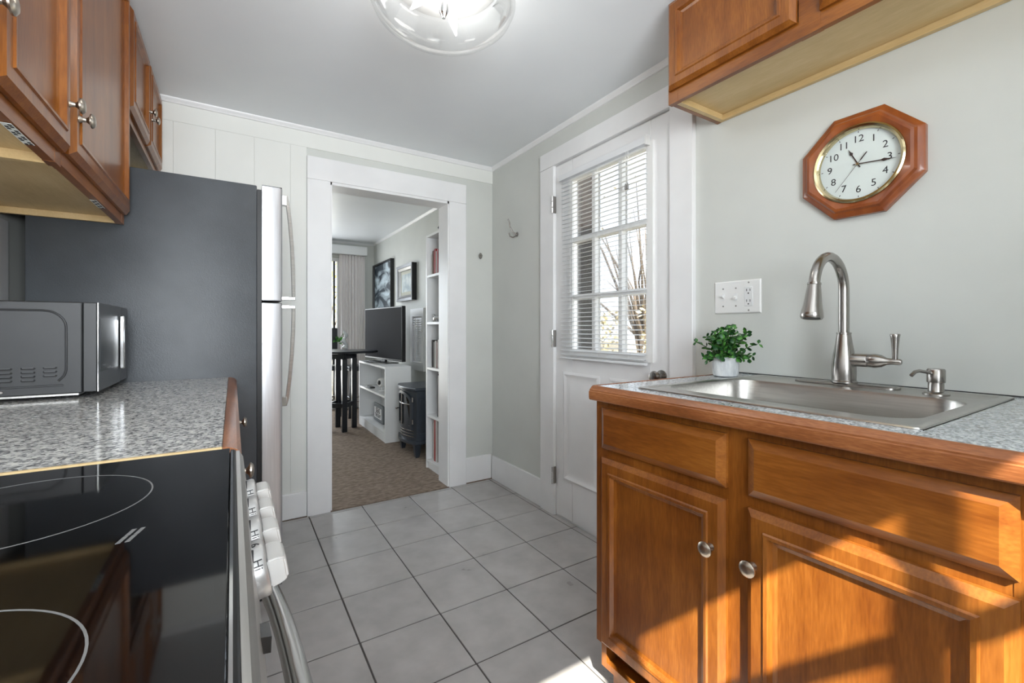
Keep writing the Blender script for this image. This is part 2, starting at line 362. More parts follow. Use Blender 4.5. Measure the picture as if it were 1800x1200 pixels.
# back door
GY0, GY1, GZ0, GZ1 = 1.398, 1.958, 0.985, 1.955
dr = bpy.data.objects.new('door_1', None); COL.objects.link(dr); dr.location = (1.652, 1.697, 0.01); ORG['door_1'] = Vector((1.652, 1.697, 0.01)); dr.empty_display_size = 0.05
struct(dr, 'white back door with a nine pane window and mini blinds', 'door')
D0, D1, DT, DF, DBK = 1.288, 2.107, 2.074, 1.634, 1.672
m = MB(); m.box(DF, DBK, D0, GY0, 0.01, DT, bev=0.002); m.box(DF, DBK, GY1, D1, 0.01, DT, bev=0.002); m.box(DF, DBK, GY0, GY1, GZ1, DT, bev=0.002); m.box(DF, DBK, GY0, GY1, 0.01, GZ0, bev=0.002)
m.build('slab', 'trim', dr, smooth=True)
for (a, b) in ((1.36, 1.66), (1.735, 2.035)):
    for (c, d) in ((0.235, 0.86),):
        MB().frame((DF, b, c), (0, -1, 0), (0, 0, 1), (-1, 0, 0), b - a, d - c, [(0, -0.002), (0.0, 0.004), (0.012, 0.009), (0.024, 0.004), (0.034, 0.001), (0.05, 0.001), (0.07, 0.007)]).build('raised_panel', 'trim', dr, smooth=True, angle=20)
fr = MB().ring([(DF - 0.014, GY1 + 0.022, GZ0 - 0.03), (DF - 0.014, GY0 - 0.022, GZ0 - 0.03), (DF - 0.014, GY0 - 0.022, GZ1 + 0.02), (DF - 0.014, GY1 + 0.022, GZ1 + 0.02)],
     [(DF - 0.014, GY1 - 0.016, GZ0 + 0.012), (DF - 0.014, GY0 + 0.016, GZ0 + 0.012), (DF - 0.014, GY0 + 0.016, GZ1 - 0.014), (DF - 0.014, GY1 - 0.016, GZ1 - 0.014)], (0.016, 0, 0)).build('window_frame', 'white_plastic', dr)
for yy in (1.580, 1.772): MB().box(DF - 0.012, DF + 0.03, yy - 0.013, yy + 0.013, GZ0, GZ1, bev=0.003).build('muntin', 'white_plastic', fr, smooth=True)
for zz in (1.288, 1.606): MB().box(DF - 0.0115, DF + 0.029, GY0, GY1, zz - 0.013, zz + 0.013, bev=0.003).build('muntin', 'white_plastic', fr, smooth=True)
ys = [GY0 + 0.016, 1.567, 1.593, 1.759, 1.785, GY1 - 0.016]; zs = [GZ0 + 0.012, 1.275, 1.301, 1.593, 1.619, GZ1 - 0.014]
for i in range(3):
    for j in range(3): MB().box(DF + 0.014, DF + 0.017, ys[2 * i], ys[2 * i + 1], zs[2 * j], zs[2 * j + 1]).build('pane', 'pane', dr)
for (yy, zz) in ((1.93, 0.965), (1.72, 0.965), (1.42, 0.965), (1.42, 1.962), (1.68, 1.962)):
    MB().lathe([(0.003, 0), (0.003, 0.0015)], (DF - 0.014, yy, zz), (-1, 0, 0), 8).build('screw', 'print_dark', fr)
for zz in (1.848, 1.052, 0.24):
    m = MB(); m.box(CX - 0.001, CX + 0.018, 2.1085, 2.1115, zz - 0.05, zz + 0.05)
    h = m.build('hinge', 'nickel', dr)
    for k in range(3): MB().lathe([(0.007, 0), (0.007, 0.030)], (CX - 0.008, 2.110, zz - 0.050 + k * 0.035), (0, 0, 1), 10).build('knuckle', 'chrome', h, smooth=True)
MB().lathe([(0.028, 0), (0.028, 0.006), (0.012, 0.010), (0.010, 0.028), (0.022, 0.038), (0.027, 0.052), (0.022, 0.062), (0.006, 0.066)], (DF, 1.335, 0.897), (-1, 0, 0), 20).build('knob', 'nickel', dr, smooth=True)

# blinds on the door
BX = 1.6075
bl = root('mini_blinds', (BX, 1.71, 0.945), 'white aluminium mini blinds hanging over the back door window', 'blinds')
bx('headrail', 'blind', bl, BX - 0.014, BX + 0.0115, 1.398, 2.032, 1.958, 1.992, bev=0.002)
bx('end_bracket', 'white_plastic', bl, BX - 0.0165, BX + 0.0115, 1.390, 1.3975, 1.952, 1.996)
bx('bottom_rail', 'blind', bl, BX - 0.011, BX + 0.011, 1.402, 2.028, 0.940, 0.952, bev=0.002)
zz = 0.966; first = None
while zz < 1.952:
    if first is None:
        m = MB(); L = []
        for yy in (1.405, 2.022):
            L.append([Vector((BX + math.cos(0.16) * t * 0.0115, yy, zz + math.sin(0.16) * t * 0.0115 + 0.0016 * (1 - t * t) + d)) for t, d in ((-1, 0), (-0.5, 0), (0, 0), (0.5, 0), (1, 0), (1, -0.0005), (0, -0.0005), (-1, -0.0005))])
        first = m.loft(L).build('slat', 'blind', bl, smooth=True); z_first = zz
    else:
        o = first.copy(); COL.objects.link(o); o.location = (0, 0, zz - z_first)
    zz += 0.0232
for yy in (1.50, 1.71, 1.93):
    for sx in (-0.0125, 0.0125): MB().tube([(BX + sx, yy, 0.95), (BX + sx, yy, 1.958)], 0.0006, 4).build('ladder_cord', 'white_plastic', bl)
for dy in (0, 0.012):
    MB().tube([(BX - 0.0165, 1.50 + dy, 1.957), (BX - 0.0165, 1.50 + dy, 1.80)], 0.0009, 5).build('pull_cord', 'white_plastic', bl)
    MB().lathe([(0.003, 0.028), (0.0055, 0.016), (0.006, 0.0)], (BX - 0.0165, 1.50 + dy, 1.775), (0, 0, 1), 10).build('tassel', 'book_grey', bl, smooth=True)
MB().tube([(BX - 0.0165, 1.995, 1.955), (BX - 0.0165, 1.998, 1.62)], 0.003, 8).build('tilt_wand', 'crystal', bl)

# coat hook and small hook
hk = root('coat_hook', (XR, 2.56, 1.74), 'brushed metal double coat hook on the wall left of the back door', 'hook')
MB().lathe([(0.016, 0), (0.016, 0.004), (0.011, 0.007)], (XR, 2.545, 1.752), (-1, 0, 0), 16).build('plate', 'nickel', hk, smooth=True)
MB().tube([(XR - 0.004, 2.545, 1.752), (XR - 0.03, 2.553, 1.765), (XR - 0.05, 2.56, 1.80), (XR - 0.052, 2.562, 1.83), (XR - 0.064, 2.566, 1.852)], [0.006, 0.005, 0.0045, 0.004, 0.006], 8).build('upper_prong', 'nickel', hk, smooth=True)
MB().tube([(XR - 0.004, 2.545, 1.745), (XR - 0.03, 2.553, 1.73), (XR - 0.05, 2.56, 1.735), (XR - 0.058, 2.562, 1.758)], [0.006, 0.005, 0.0045, 0.006], 8).build('lower_prong', 'nickel', hk, smooth=True)
sh = root('wall_hook', (1.536, YB, 1.62), 'small oval metal hook on the wall right of the doorway', 'hook')
MB().loft([[Vector((1.536 + a * 0.014 * math.cos(q * math.pi / 8), YB - d, 1.643 + a * 0.022 * math.sin(q * math.pi / 8))) for q in range(16)] for a, d in ((1, 0.006), (1, 0.010), (0.8, 0.014), (0.3, 0.015))]).build('plate', 'nickel', sh, smooth=True)
MB().tube([(1.536, YB - 0.012, 1.643), (1.536, YB - 0.028, 1.636), (1.536, YB - 0.034, 1.645)], 0.004, 8).build('prong', 'nickel', sh, smooth=True)

# ------------------------------------------------------------------ cabinets
def knob(parent, x, y, z, s, mname='nickel_warm', sc=1.0):
    return MB().lathe([(0.0085 * sc, 0), (0.0085 * sc, 0.002), (0.0055 * sc, 0.006), (0.005 * sc, 0.013 * sc), (0.009 * sc, 0.018 * sc), (0.0165 * sc, 0.021 * sc), (0.0165 * sc, 0.024 * sc), (0.012 * sc, 0.028 * sc), (0.004 * sc, 0.0295 * sc)], (x, y, z), (s, 0, 0), 20).build('knob', mname, parent, smooth=True)
def axes(x, s, y0, y1, z0):
    return ((x, y1, z0), (0, -1, 0), (0, 0, 1), (-1, 0, 0)) if s < 0 else ((x, y0, z0), (0, 1, 0), (0, 0, 1), (1, 0, 0))
def cab_door(parent, x, s, y0, y1, z0, z1, knob_at=None, th=0.020):
    k = th / 0.02
    d = MB().frame(*axes(x, s, y0, y1, z0), y1 - y0, z1 - z0, [(0, 0), (0, 0.009 * k), (0.013, th), (0.036, th), (0.039, th + 0.0035), (0.046, th + 0.0025), (0.052, 0.012 * k), (0.060, 0.009 * k), (0.060, 0.003)], cap=False).build('door', 'maple', parent)
    MB().box(min(x, x + s * 0.009 * k), max(x, x + s * 0.009 * k), y0 + 0.058, y1 - 0.058, z0 + 0.058, z1 - 0.058).build('panel', 'maple', d)
    if knob_at: knob(d, x + s * th, knob_at[0], knob_at[1], s)
    return d
def drawer_front(parent, x, s, y0, y1, z0, z1, knob_at=None):
    d = MB().frame(*axes(x, s, y0, y1, z0), y1 - y0, z1 - z0, [(0, 0), (0, 0.008), (0.018, 0.019)]).build('drawer', 'maple_h', parent)
    if knob_at: knob(d, x + s * 0.019, knob_at[0], knob_at[1], s)
    return d

# sink base cabinet
FX = 0.922
sb = root('sink_base_cabinet', (1.25, 0.25, 0), 'maple base cabinet with two doors and drawer fronts under the sink', 'cabinet')
m = MB(); m.box(FX + 0.02, 1.635, 0.972, 0.992, 0.10, 0.90); m.box(FX + 0.02, 1.635, -0.5, -0.48, 0.10, 0.90); m.box(1.615, 1.635, -0.48, 0.972, 0.10, 0.90); m.box(FX + 0.02, 1.615, -0.48, 0.972, 0.10, 0.118)
m.build('carcass', 'maple', sb)
m = MB()
for a, b in ((0.945, 0.992), (0.517, 0.585), (0.085, 0.153), (-0.5, -0.27)): m.box(FX, FX + 0.02, a, b, 0.185, 0.9025)
for a, b in ((0.1865, 0.205), (0.727, 0.772), (0.872, 0.9015)): m.box(FX + 0.0008, FX + 0.0192, -0.4, 0.98, a, b)
m.build('face_frame', 'maple', sb)
bx('toe_kick', 'maple_h', sb, FX + 0.062, FX + 0.08, -0.48, 0.985, 0.0, 0.19)
for (a, b, k) in ((0.575, 0.962, 0.604), (0.146, 0.526, 0.5085), (-0.288, 0.094, -0.26)):
    drawer_front(sb, FX - 0.0003, -1, a, b, 0.763, 0.882)
    cab_door(sb, FX - 0.0003, -1, a, b, 0.197, 0.738, (k, 0.626))

# sink worktop: stone tiles with a wooden nosing
wt = root('sink_worktop', (1.25, 0.25, 0.905), 'grey stone tile worktop with wooden front edge around the sink', 'worktop')
ZT = 0.943; NX = 0.886
bx('core', 'stone_joint', wt, NX + 0.02, 0.965, -0.5, 0.985, 0.906, ZT - 0.004)
bx('core', 'stone_joint', wt, 1.598, XR - 0.001, -0.5, 0.985, 0.906, ZT - 0.004)
bx('core', 'stone_joint', wt, 0.965, 1.598, 0.872, 0.985, 0.906, ZT - 0.004)
bx('core', 'stone_joint', wt, 0.965, 1.598, -0.5, 0.270, 0.906, ZT - 0.004)
def stone(parent, mname, a, b, c, d, zt): return MB().box(a + 0.0006, b - 0.0006, c + 0.0006, d - 0.0006, zt - 0.009, zt, bev=0.0007).build('stone_tile', mname, parent)
for c, d in ((0.70, 0.984), (0.395, 0.70), (0.262, 0.395)):
    stone(wt, 'granite_right', NX + 0.021, 0.972, c, d, ZT)
    stone(wt, 'granite_right', 1.594, XR - 0.002, c, d, ZT)
for a, b in ((0.972, 1.25), (1.25, 1.594)): stone(wt, 'granite_right', a, b, 0.868, 0.984, ZT)
for c, d in ((-0.043, 0.262), (-0.348, -0.043), (-0.5, -0.348)):
    for a, b in ((NX + 0.021, 1.25), (1.25, 1.555), (1.555, XR - 0.002)): stone(wt, 'granite_right', a, b, c, d, ZT)
nose = [(0.0215, 0.903), (0.004, 0.903), (0.001, 0.906), (0.0, 0.912), (0.0, 0.928), (0.003, 0.930), (0.003, 0.933), (0.0065, 0.936), (0.011, 0.941), (0.016, 0.9445), (0.0215, 0.9445)]
MB().prism([(NX + a, -0.5, b) for a, b in nose], (0, 0.485 + 1.002, 0)).build('edge_strip', 'maple_edge', wt, smooth=True, angle=25)
MB().prism([(NX + 0.022, 0.9995 - a + 0.006, b) for a, b in nose], (XR - 0.03 - NX, 0, 0)).build('edge_strip', 'maple_edge', wt, smooth=True, angle=25)
bx('caulk_line', 'print_dark', wt, XR - 0.004, XR - 0.0005, -0.5, 0.985, ZT - 0.002, ZT + 0.003)

# sink
sk = root('sink', (1.28, 0.568, 0.76), 'stainless steel single bowl drop-in sink in the stone worktop', 'sink')
bc = (1.2405, 0.578)
def rr(cx, cy, w_, h_, r, z): return rrect(cx, cy, w_, h_, r, z, 8)
rx, ry = (0.966 + 1.6005) / 2, (0.263 + 0.879) / 2; rw, rh = 1.6005 - 0.966, 0.879 - 0.263
loops = [rr(rx, ry, rw, rh, 0.012, ZT + 0.0005), rr(rx, ry, rw - 0.002, rh - 0.002, 0.012, ZT + 0.0035), rr(rx, ry, rw - 0.010, rh - 0.010, 0.012, ZT + 0.0045), rr(rx, ry, rw - 0.040, rh - 0.040, 0.014, ZT + 0.0035), rr(rx, ry, rw - 0.044, rh - 0.044, 0.014, ZT + 0.0015)]
bw_, bh_ = 0.395, 0.555
loops += [rr(*bc, bw_ + 0.012, bh_ + 0.012, 0.075, ZT + 0.0015), rr(*bc, bw_ + 0.004, bh_ + 0.004, 0.072, ZT + 0.0002), rr(*bc, bw_, bh_, 0.07, ZT - 0.006), rr(*bc, bw_ - 0.004, bh_ - 0.004, 0.07, ZT - 0.09), rr(*bc, bw_ - 0.012, bh_ - 0.012, 0.068, ZT - 0.145), rr(*bc, bw_ - 0.03, bh_ - 0.03, 0.064, ZT - 0.165), rr(*bc, bw_ - 0.07, bh_ - 0.07, 0.05, ZT - 0.174), rr(*bc, 0.10, 0.10, 0.045, ZT - 0.180)]
MB().loft(loops, False, True).build('basin', 'steel_h', sk, smooth=True, angle=50)
MB().lathe([(0.044, 0), (0.044, 0.003), (0.036, 0.002), (0.030, -0.001), (0.004, 0.0)], (*bc, ZT - 0.180), (0, 0, 1), 24).build('drain', 'chrome', sk, smooth=True)

# faucet
fx, fy, fz = 1.53, 0.592, ZT + 0.002
fa = root('faucet', (fx, fy, fz), 'brushed nickel gooseneck pull-down faucet with side lever behind the sink', 'faucet')
MB().loft([rrect(fx, fy, 0.058, 0.262, 0.026, fz), rrect(fx, fy, 0.058, 0.262, 0.026, fz + 0.005), rrect(fx, fy, 0.050, 0.254, 0.022, fz + 0.008)]).build('deck_plate', 'nickel', fa, smooth=True)
b0 = fz + 0.008
MB().lathe([(0.033, 0), (0.033, 0.004), (0.030, 0.007), (0.0305, 0.03), (0.030, 0.05), (0.027, 0.08), (0.022, 0.11), (0.0185, 0.135), (0.0175, 0.142), (0.0185, 0.143), (0.0185, 0.147), (0.014, 0.148)], (fx, fy, b0), (0, 0, 1), 28).build('body', 'nickel', fa, smooth=True)
path = [(fx, fy, b0 + 0.146), (fx, fy, 1.17), (fx, fy, 1.225)]
R = 0.0905
for i in range(1, 15):
    a = math.pi * i / 14 * 0.97
    path.append((fx - R + R * math.cos(a), fy, 1.225 + R * math.sin(a)))
MB().tube(path, 0.0135, 16).build('spout', 'nickel', fa, smooth=True)
e = Vector(path[-1]); dirn = Vector((-0.16, 0, -1)).normalized()
hd = MB().lathe([(0.0135, 0), (0.0165, 0.001), (0.0165, 0.006), (0.0155, 0.007), (0.018, 0.025), (0.022, 0.06), (0.0265, 0.085), (0.0275, 0.094), (0.025, 0.100), (0.020, 0.098)], e - dirn * 0.004, dirn, 24).build('spray_head', 'nickel', fa, smooth=True)
MB().lathe([(0.020, 0), (0.020, 0.002)], e + dirn * 0.0935, dirn, 20).build('nozzle', 'black_plastic', hd)
hz = b0 + 0.068
MB().lathe([(0.019, 0.0), (0.019, 0.058), (0.0183, 0.059), (0.019, 0.060), (0.020, 0.075), (0.017, 0.09), (0.010, 0.102), (0.0085, 0.112), (0.0085, 0.130), (0.006, 0.134)], (fx, fy, hz), (0, -1, 0), 22).build('valve', 'nickel', fa, smooth=True)
MB().lathe([(0.0062, 0), (0.0072, 0.03), (0.010, 0.062), (0.0115, 0.07), (0.0105, 0.072)], (fx, fy - 0.120, hz + 0.004), (0, 0, 1), 18).build('lever', 'nickel', fa, smooth=True)

# soap pump
sx_, sy_, sz_ = 1.50, 0.381, ZT + 0.0015
so = root('soap_dispenser', (sx_, sy_, sz_), 'brushed nickel soap pump on the sink deck right of the faucet', 'soap dispenser')
MB().lathe([(0.026, 0), (0.026, 0.004), (0.023, 0.007), (0.0165, 0.009), (0.0155, 0.012), (0.0155, 0.032)], (sx_, sy_, sz_), (0, 0, 1), 24).build('collar', 'nickel', so, smooth=True)
MB().lathe([(0.0175, 0.032), (0.0180, 0.034), (0.0180, 0.063), (0.016, 0.066), (0.004, 0.067)], (sx_, sy_, sz_), (0, 0, 1), 24).build('pump', 'nickel', so, smooth=True)
MB().tube([(sx_ - 0.010, sy_ + 0.004, sz_ + 0.055), (sx_ - 0.052, sy_ + 0.018, sz_ + 0.062), (sx_ - 0.066, sy_ + 0.022, sz_ + 0.060), (sx_ - 0.078, sy_ + 0.026, sz_ + 0.051)], 0.0042, 10).build('nozzle', 'nickel', so, smooth=True)

# potted plant
px_, py_, PZT = 1.474, 0.930, ZT + 0.001
pp = root('potted_plant', (px_, py_, PZT), 'small leafy green plant in a white textured pot on the sink worktop', 'plant')
MB().lathe([(0.036, 0), (0.040, 0.003), (0.0425, 0.015), (0.0435, 0.05), (0.0425, 0.069), (0.039, 0.069), (0.038, 0.058)], (px_, py_, PZT), (0, 0, 1), 28, cap1=False).build('pot', 'pot', pp, smooth=True)
MB().lathe([(0.0385, 0.055), (0.038, 0.060)], (px_, py_, PZT), (0, 0, 1), 20).build('soil', 'soil', pp)
rnd = random.Random(5)
lm = MB()
Lp = [(0.0, 0.0), (0.35, 0.42), (0.7, 0.46), (1.0, 0.0), (0.7, -0.46), (0.35, -0.42)]
for (t, s_) in Lp[:0]: pass
vs = [lm.bm.verts.new((0.011 * t, 0.011 * s_, 0.0016 * (1 - (2 * t - 1) ** 2) - 0.004 * abs(s_))) for t, s_ in Lp]; cc = lm.bm.verts.new((0.0055, 0, 0.0028))
for i in range(6): lm.bm.faces.new((vs[i], vs[(i + 1) % 6], cc))
lme = bpy.data.meshes.new('leaf'); lm.bm.to_mesh(lme); lme.materials.append(MATS['leaf'])
for p in lme.polygons: p.use_smooth = True
nleaf = 0
tips = [(a, b) for a in range(11) for b in range(3)] + [(0.3, 9), (5.5, 9)]
for (a, b) in tips:
    ang = a / 11 * 2 * math.pi + b * 0.3 + rnd.uniform(-.2, .2); el = (0.30, 0.85, 1.3)[b if b < 3 else 0] + rnd.uniform(-.15, .2)
    Ls = (0.075, 0.105, 0.110)[b if b < 3 else 0] + rnd.uniform(-0.018, 0.016)
    if b == 9: ang = {0.3: -1.3, 5.5: 1.75}[a]; el = 0.55; Ls = 0.125
    p0 = Vector((px_ + 0.012 * math.cos(ang), py_ + 0.012 * math.sin(ang), PZT + 0.060)); d = Vector((math.cos(ang) * math.cos(el), math.sin(ang) * math.cos(el), math.sin(el) + 0.25)).normalized()
    pts = []
    for i in range(6):
        t = i / 5; q = p0 + d * Ls * t; q.z -= (0.38 if b == 0 else 0.22 if b == 9 else 0.10) * Ls * t * t; pts.append(q)
    if max(p.x for p in pts) > XR - 0.02: continue
    st = MB().tube(pts, [0.0013] * 5 + [0.0006], 5).build('stem', 'stem', pp)
    for i in range(2, 6):
        for sgn in (-1, 1):
            o = bpy.data.objects.new('leaf', lme); COL.objects.link(o); o.parent = pp
            tdir = (pts[i] - pts[i - 1]).normalized(); side = tdir.cross(Vector((0, 0, 1))); side = (side if side.length > 0.05 else Vector((1, 0, 0))).normalized() * sgn
            if i % 2: side = side.cross(tdir)
            ax = (side * 0.9 + tdir * 0.55 + Vector((0, 0, rnd.uniform(-.2, .4)))).normalized()
            q = ax.to_track_quat('X', 'Z') @ Matrix.Rotation(rnd.uniform(-.9, .9), 3, 'X').to_quaternion()
            o.rotation_mode = 'QUATERNION'; o.rotation_quaternion = q
            sc = rnd.uniform(1.6, 2.35) * (1.0 if i < 5 else 0.8); o.scale = (sc, sc, sc)
            o.location = pts[i] - ORG[pp.name]; nleaf += 1

# switch and outlet plate
pl = root('switch_plate', (XR, 0.985, 1.17), 'white wall plate with two toggle switches and an outlet above the plant', 'switch plate')
PY0, PY1, PZ0, PZ1 = 0.893, 1.077, 1.170, 1.295
MB().frame((XR - 0.0005, PY1, PZ0), (0, -1, 0), (0, 0, 1), (-1, 0, 0), PY1 - PY0, PZ1 - PZ0, [(0, 0), (0, 0.003), (0.004, 0.006)]).build('plate', 'white_plastic', pl)
zc = (PZ0 + PZ1) / 2
for yy, up in ((1.040, 1), (0.988, -1)):
    bx('switch_slot', 'white_satin', pl, XR - 0.0075, XR - 0.006, yy - 0.006, yy + 0.006, zc - 0.014, zc + 0.014)
    MB().prism([(XR - 0.006, yy - 0.0045, zc - 0.006), (XR - 0.006, yy - 0.0045, zc + 0.006), (XR - 0.020, yy - 0.0045, zc + 0.006 * up + 0.004), (XR - 0.020, yy - 0.0045, zc + 0.006 * up - 0.003)], (0, 0.009, 0)).build('toggle', 'white_plastic', pl)
    for dz in (-0.034, 0.034): MB().lathe([(0.0032, 0), (0.0032, 0.0012)], (XR - 0.006, yy, zc + dz), (-1, 0, 0), 10).build('screw', 'book_grey', pl)
ol = bx('outlet', 'white_satin', pl, XR - 0.009, XR - 0.006, 0.922, 0.954, zc - 0.036, zc + 0.036, bev=0.001)
for dz in (-0.020, 0.020):
    for dy in (-0.0065, 0.0065): bx('slot', 'print_dark', ol, XR - 0.0094, XR - 0.0085, 0.938 + dy - 0.0011, 0.938 + dy + 0.0011, zc + dz - 0.001, zc + dz + 0.008)
    MB().lathe([(0.0027, 0), (0.0027, 0.001)], (XR - 0.0085, 0.938, zc + dz - 0.0085), (-1, 0, 0), 8).build('slot', 'print_dark', ol)
for dz in (-0.052, 0.052): MB().lathe([(0.0032, 0), (0.0032, 0.0012)], (XR - 0.006, 0.938, zc + dz), (-1, 0, 0), 10).build('screw', 'book_grey', pl)

# clock
ky, kz = 0.590, 1.615
ck = root('wall_clock', (XR, ky, kz - 0.157), 'octagonal wooden wall clock with a round white face above the sink', 'clock')
def octa(rad, x, rot=math.pi / 8): return [Vector((x, ky - rad * math.cos(rot + i * math.pi / 4), kz + rad * math.sin(rot + i * math.pi / 4))) for i in range(8)]
def circ(rad, x, n=64): return [Vector((x, ky - rad * math.cos(2 * math.pi * i / n + math.pi / 8), kz + rad * math.sin(2 * math.pi * i / n + math.pi / 8))) for i in range(n)]
def octa64(rad, x):
    o8 = octa(rad, x); out = []
    for i in range(8):
        for k in range(8): out.append(o8[i].lerp(o8[(i + 1) % 8], k / 8))
    return out
RO = 0.1695
MB().loft([octa64(RO, XR - 0.001), octa64(RO, XR - 0.018), octa64(RO - 0.010, XR - 0.025), octa64(RO - 0.016, XR - 0.027), octa64(RO - 0.022, XR - 0.034), octa64(RO - 0.030, XR - 0.036), circ(0.119, XR - 0.031), circ(0.115, XR - 0.026), circ(0.112, XR - 0.018)], True, False).build('case', 'clock_wood', ck, smooth=True, angle=25)
MB().lathe([(0.1185, 0.030), (0.1185, 0.034), (0.114, 0.037), (0.108, 0.034), (0.104, 0.022), (0.104, 0.012), (0.1185, 0.012)], (XR, ky, kz), (-1, 0, 0), 64, False, False).build('bezel', 'brass', ck, smooth=True)
FXC = XR - 0.0165
dl = MB().lathe([(0.106, 0), (0.106, 0.003)], (XR - 0.0135, ky, kz), (-1, 0, 0), 48).build('dial', 'clock_face', ck)
for h in range(1, 13):
    a = h / 12 * 2 * math.pi; rr_ = 0.077
    text_mesh('numeral', str(h), 0.030, (FXC - 0.0004, ky - rr_ * math.sin(a), kz + rr_ * math.cos(a)), (0, -1, 0), (0, 0, 1), 'print_dark', dl, extrude=0.0002)
for i in range(60):
    a = i / 60 * 2 * math.pi; c_, s_ = math.cos(a), math.sin(a); wd = 0.0012 if i % 5 == 0 else 0.0004; ln = 0.005 if i % 5 == 0 else 0.003
    p = lambda r_, t_: (FXC - 0.0005, ky - (r_ * s_ + t_ * c_), kz + r_ * c_ - t_ * s_)
    if i % 5 == 0: MB().prism([p(0.096, -wd), p(0.096, wd), p(0.096 + ln, wd), p(0.096 + ln, -wd)], (0.0004, 0, 0)).build('minute_mark', 'ring_print', dl)
def hand(name, deg, pts, x, th, mname='clock_hand'):
    a = math.radians(deg); c_, s_ = math.cos(a), math.sin(a)
    return MB().prism([(x, ky - (r_ * s_ + t_ * c_), kz + r_ * c_ - t_ * s_) for r_, t_ in pts], (-th, 0, 0)).build(name, mname, ck)
def spade(L, w): return [(-0.012, -w), (L * .5, -w), (L * .60, -w), (L * .68, -w * 3.2), (L * .78, -w * 1.2), (L, 0), (L * .78, w * 1.2), (L * .68, w * 3.2), (L * .60, w), (-0.012, w)]
hand('hour_hand', 334, spade(0.058, 0.0016), FXC - 0.003, 0.0008)
hand('minute_hand', 96, spade(0.096, 0.0014), FXC - 0.005, 0.0008)
hand('second_hand', 219, [(-0.038, -0.0016), (-0.012, -0.0016), (-0.012, -0.0005), (0.094, -0.0004), (0.094, 0.0004), (-0.012, 0.0005), (-0.012, 0.0016), (-0.038, 0.0016)], FXC - 0.007, 0.0005)
MB().lathe([(0.004, 0), (0.004, 0.006), (0.0025, 0.0075)], (FXC - 0.002, ky, kz), (-1, 0, 0), 14).build('hub', 'brass', ck, smooth=True)
MB().lathe([(0.105, 0.026), (0.06, 0.0295), (0.004, 0.0305)], (XR, ky, kz), (-1, 0, 0), 40, False, True).build('crystal', 'crystal', ck, smooth=True)

# upper cabinet over the sink
UX, UZ = 1.345, 1.926
uc = root('upper_cabinet', (1.49, 0.4, UZ), 'maple wall cabinet with cream underside above the clock', 'cabinet')
for ya in (1.052, -0.36): MB().box(UX + 0.0205, XR - 0.001, ya, ya + 0.016, UZ, ZC - 0.03).build('side_panel', 'maple', uc)
bx('bottom_panel', 'birch_ply', uc, UX + 0.021, XR - 0.002, -0.343, 1.051, UZ + 0.022, UZ + 0.034)
m = MB(); m.box(XR - 0.018, XR - 0.002, -0.343, 1.051, UZ + 0.0005, UZ + 0.0215); m.box(UX + 0.022, XR - 0.019, 1.034, 1.0515, UZ + 0.0005, UZ + 0.0215); m.build('hanging_rail', 'birch_ply', uc)
m = MB()
for a, b in ((1.030, 1.070), (0.575, 0.630), (0.115, 0.175), (-0.362, -0.31)): m.box(UX, UX + 0.02, a, b, UZ - 0.002, ZC - 0.012)
for a, b in ((UZ - 0.0012, UZ + 0.048), (ZC - 0.045, ZC - 0.013)): m.box(UX + 0.0006, UX + 0.0192, -0.36, 1.069, a, b)
m.build('face_frame', 'maple_h', uc)
for (a, b, k) in ((0.632, 1.063, 0.66), (0.142, 0.574, 0.545), (-0.345, 0.112, 0.08)): cab_door(uc, UX - 0.0003, -1, a, b, 1.968, 2.280, None, 0.02)

# left wall cabinets
LX = -0.325; LZ = 1.478
def left_upper(name, label, y0, y1, z0, doors, kz_):
    c = root(name, ((XL + LX) / 2, (y0 + y1) / 2, z0), label, 'cabinet')
    for ya in (y0 + 0.001, y1 - 0.015): MB().box(XL + 0.001, LX - 0.0205, ya, ya + 0.014, z0, ZC - 0.012).build('side_panel', 'birch_ply', c)
    bx('bottom_panel', 'birch_ply', c, XL + 0.002, LX - 0.021, y0 + 0.016, y1 - 0.016, z0 + 0.020, z0 + 0.032)
    bx('hanging_rail', 'birch_ply', c, XL + 0.002, XL + 0.018, y0 + 0.016, y1 - 0.016, z0 + 0.0005, z0 + 0.0195)
    m = MB(); m.box(LX - 0.02, LX, y0 + 0.0008, y0 + 0.04, z0 - 0.001, ZC - 0.011); m.box(LX - 0.02, LX, y1 - 0.04, y1 - 0.0008, z0 - 0.001, ZC - 0.011)
    m.box(LX - 0.0192, LX - 0.0006, y0 + 0.03, y1 - 0.03, z0 - 0.0003, z0 + 0.036); m.box(LX - 0.0192, LX - 0.0006, y0 + 0.03, y1 - 0.03, ZC - 0.045, ZC - 0.012)
    f = m.build('face_frame', 'maple_h', c)
    for (a, b, ky_) in doors: cab_door(c, LX + 0.0003, 1, a, b, z0 + 0.030, ZC - 0.025, (ky_, kz_))
    return c, f
c1, f1 = left_upper('wall_cabinet', 'maple wall cabinet nearest the viewer over the range side of the counter', 0.64, 1.376, LZ - 0.006, ((0.655, 1.000, 0.97), (1.014, 1.366, 1.335)), 1.602)
c2, f2 = left_upper('wall_cabinet', 'maple wall cabinet with one wide door above the microwave', 1.377, 2.056, LZ, ((1.392, 2.036, 1.420),), 1.602)
c3, f3 = left_upper('fridge_cabinet', 'short two-door maple wall cabinet above the fridge', 2.058, YB - 0.010, 1.878, ((2.085, 2.478, 2.44), (2.492, 2.870, 2.53)), 2.04)
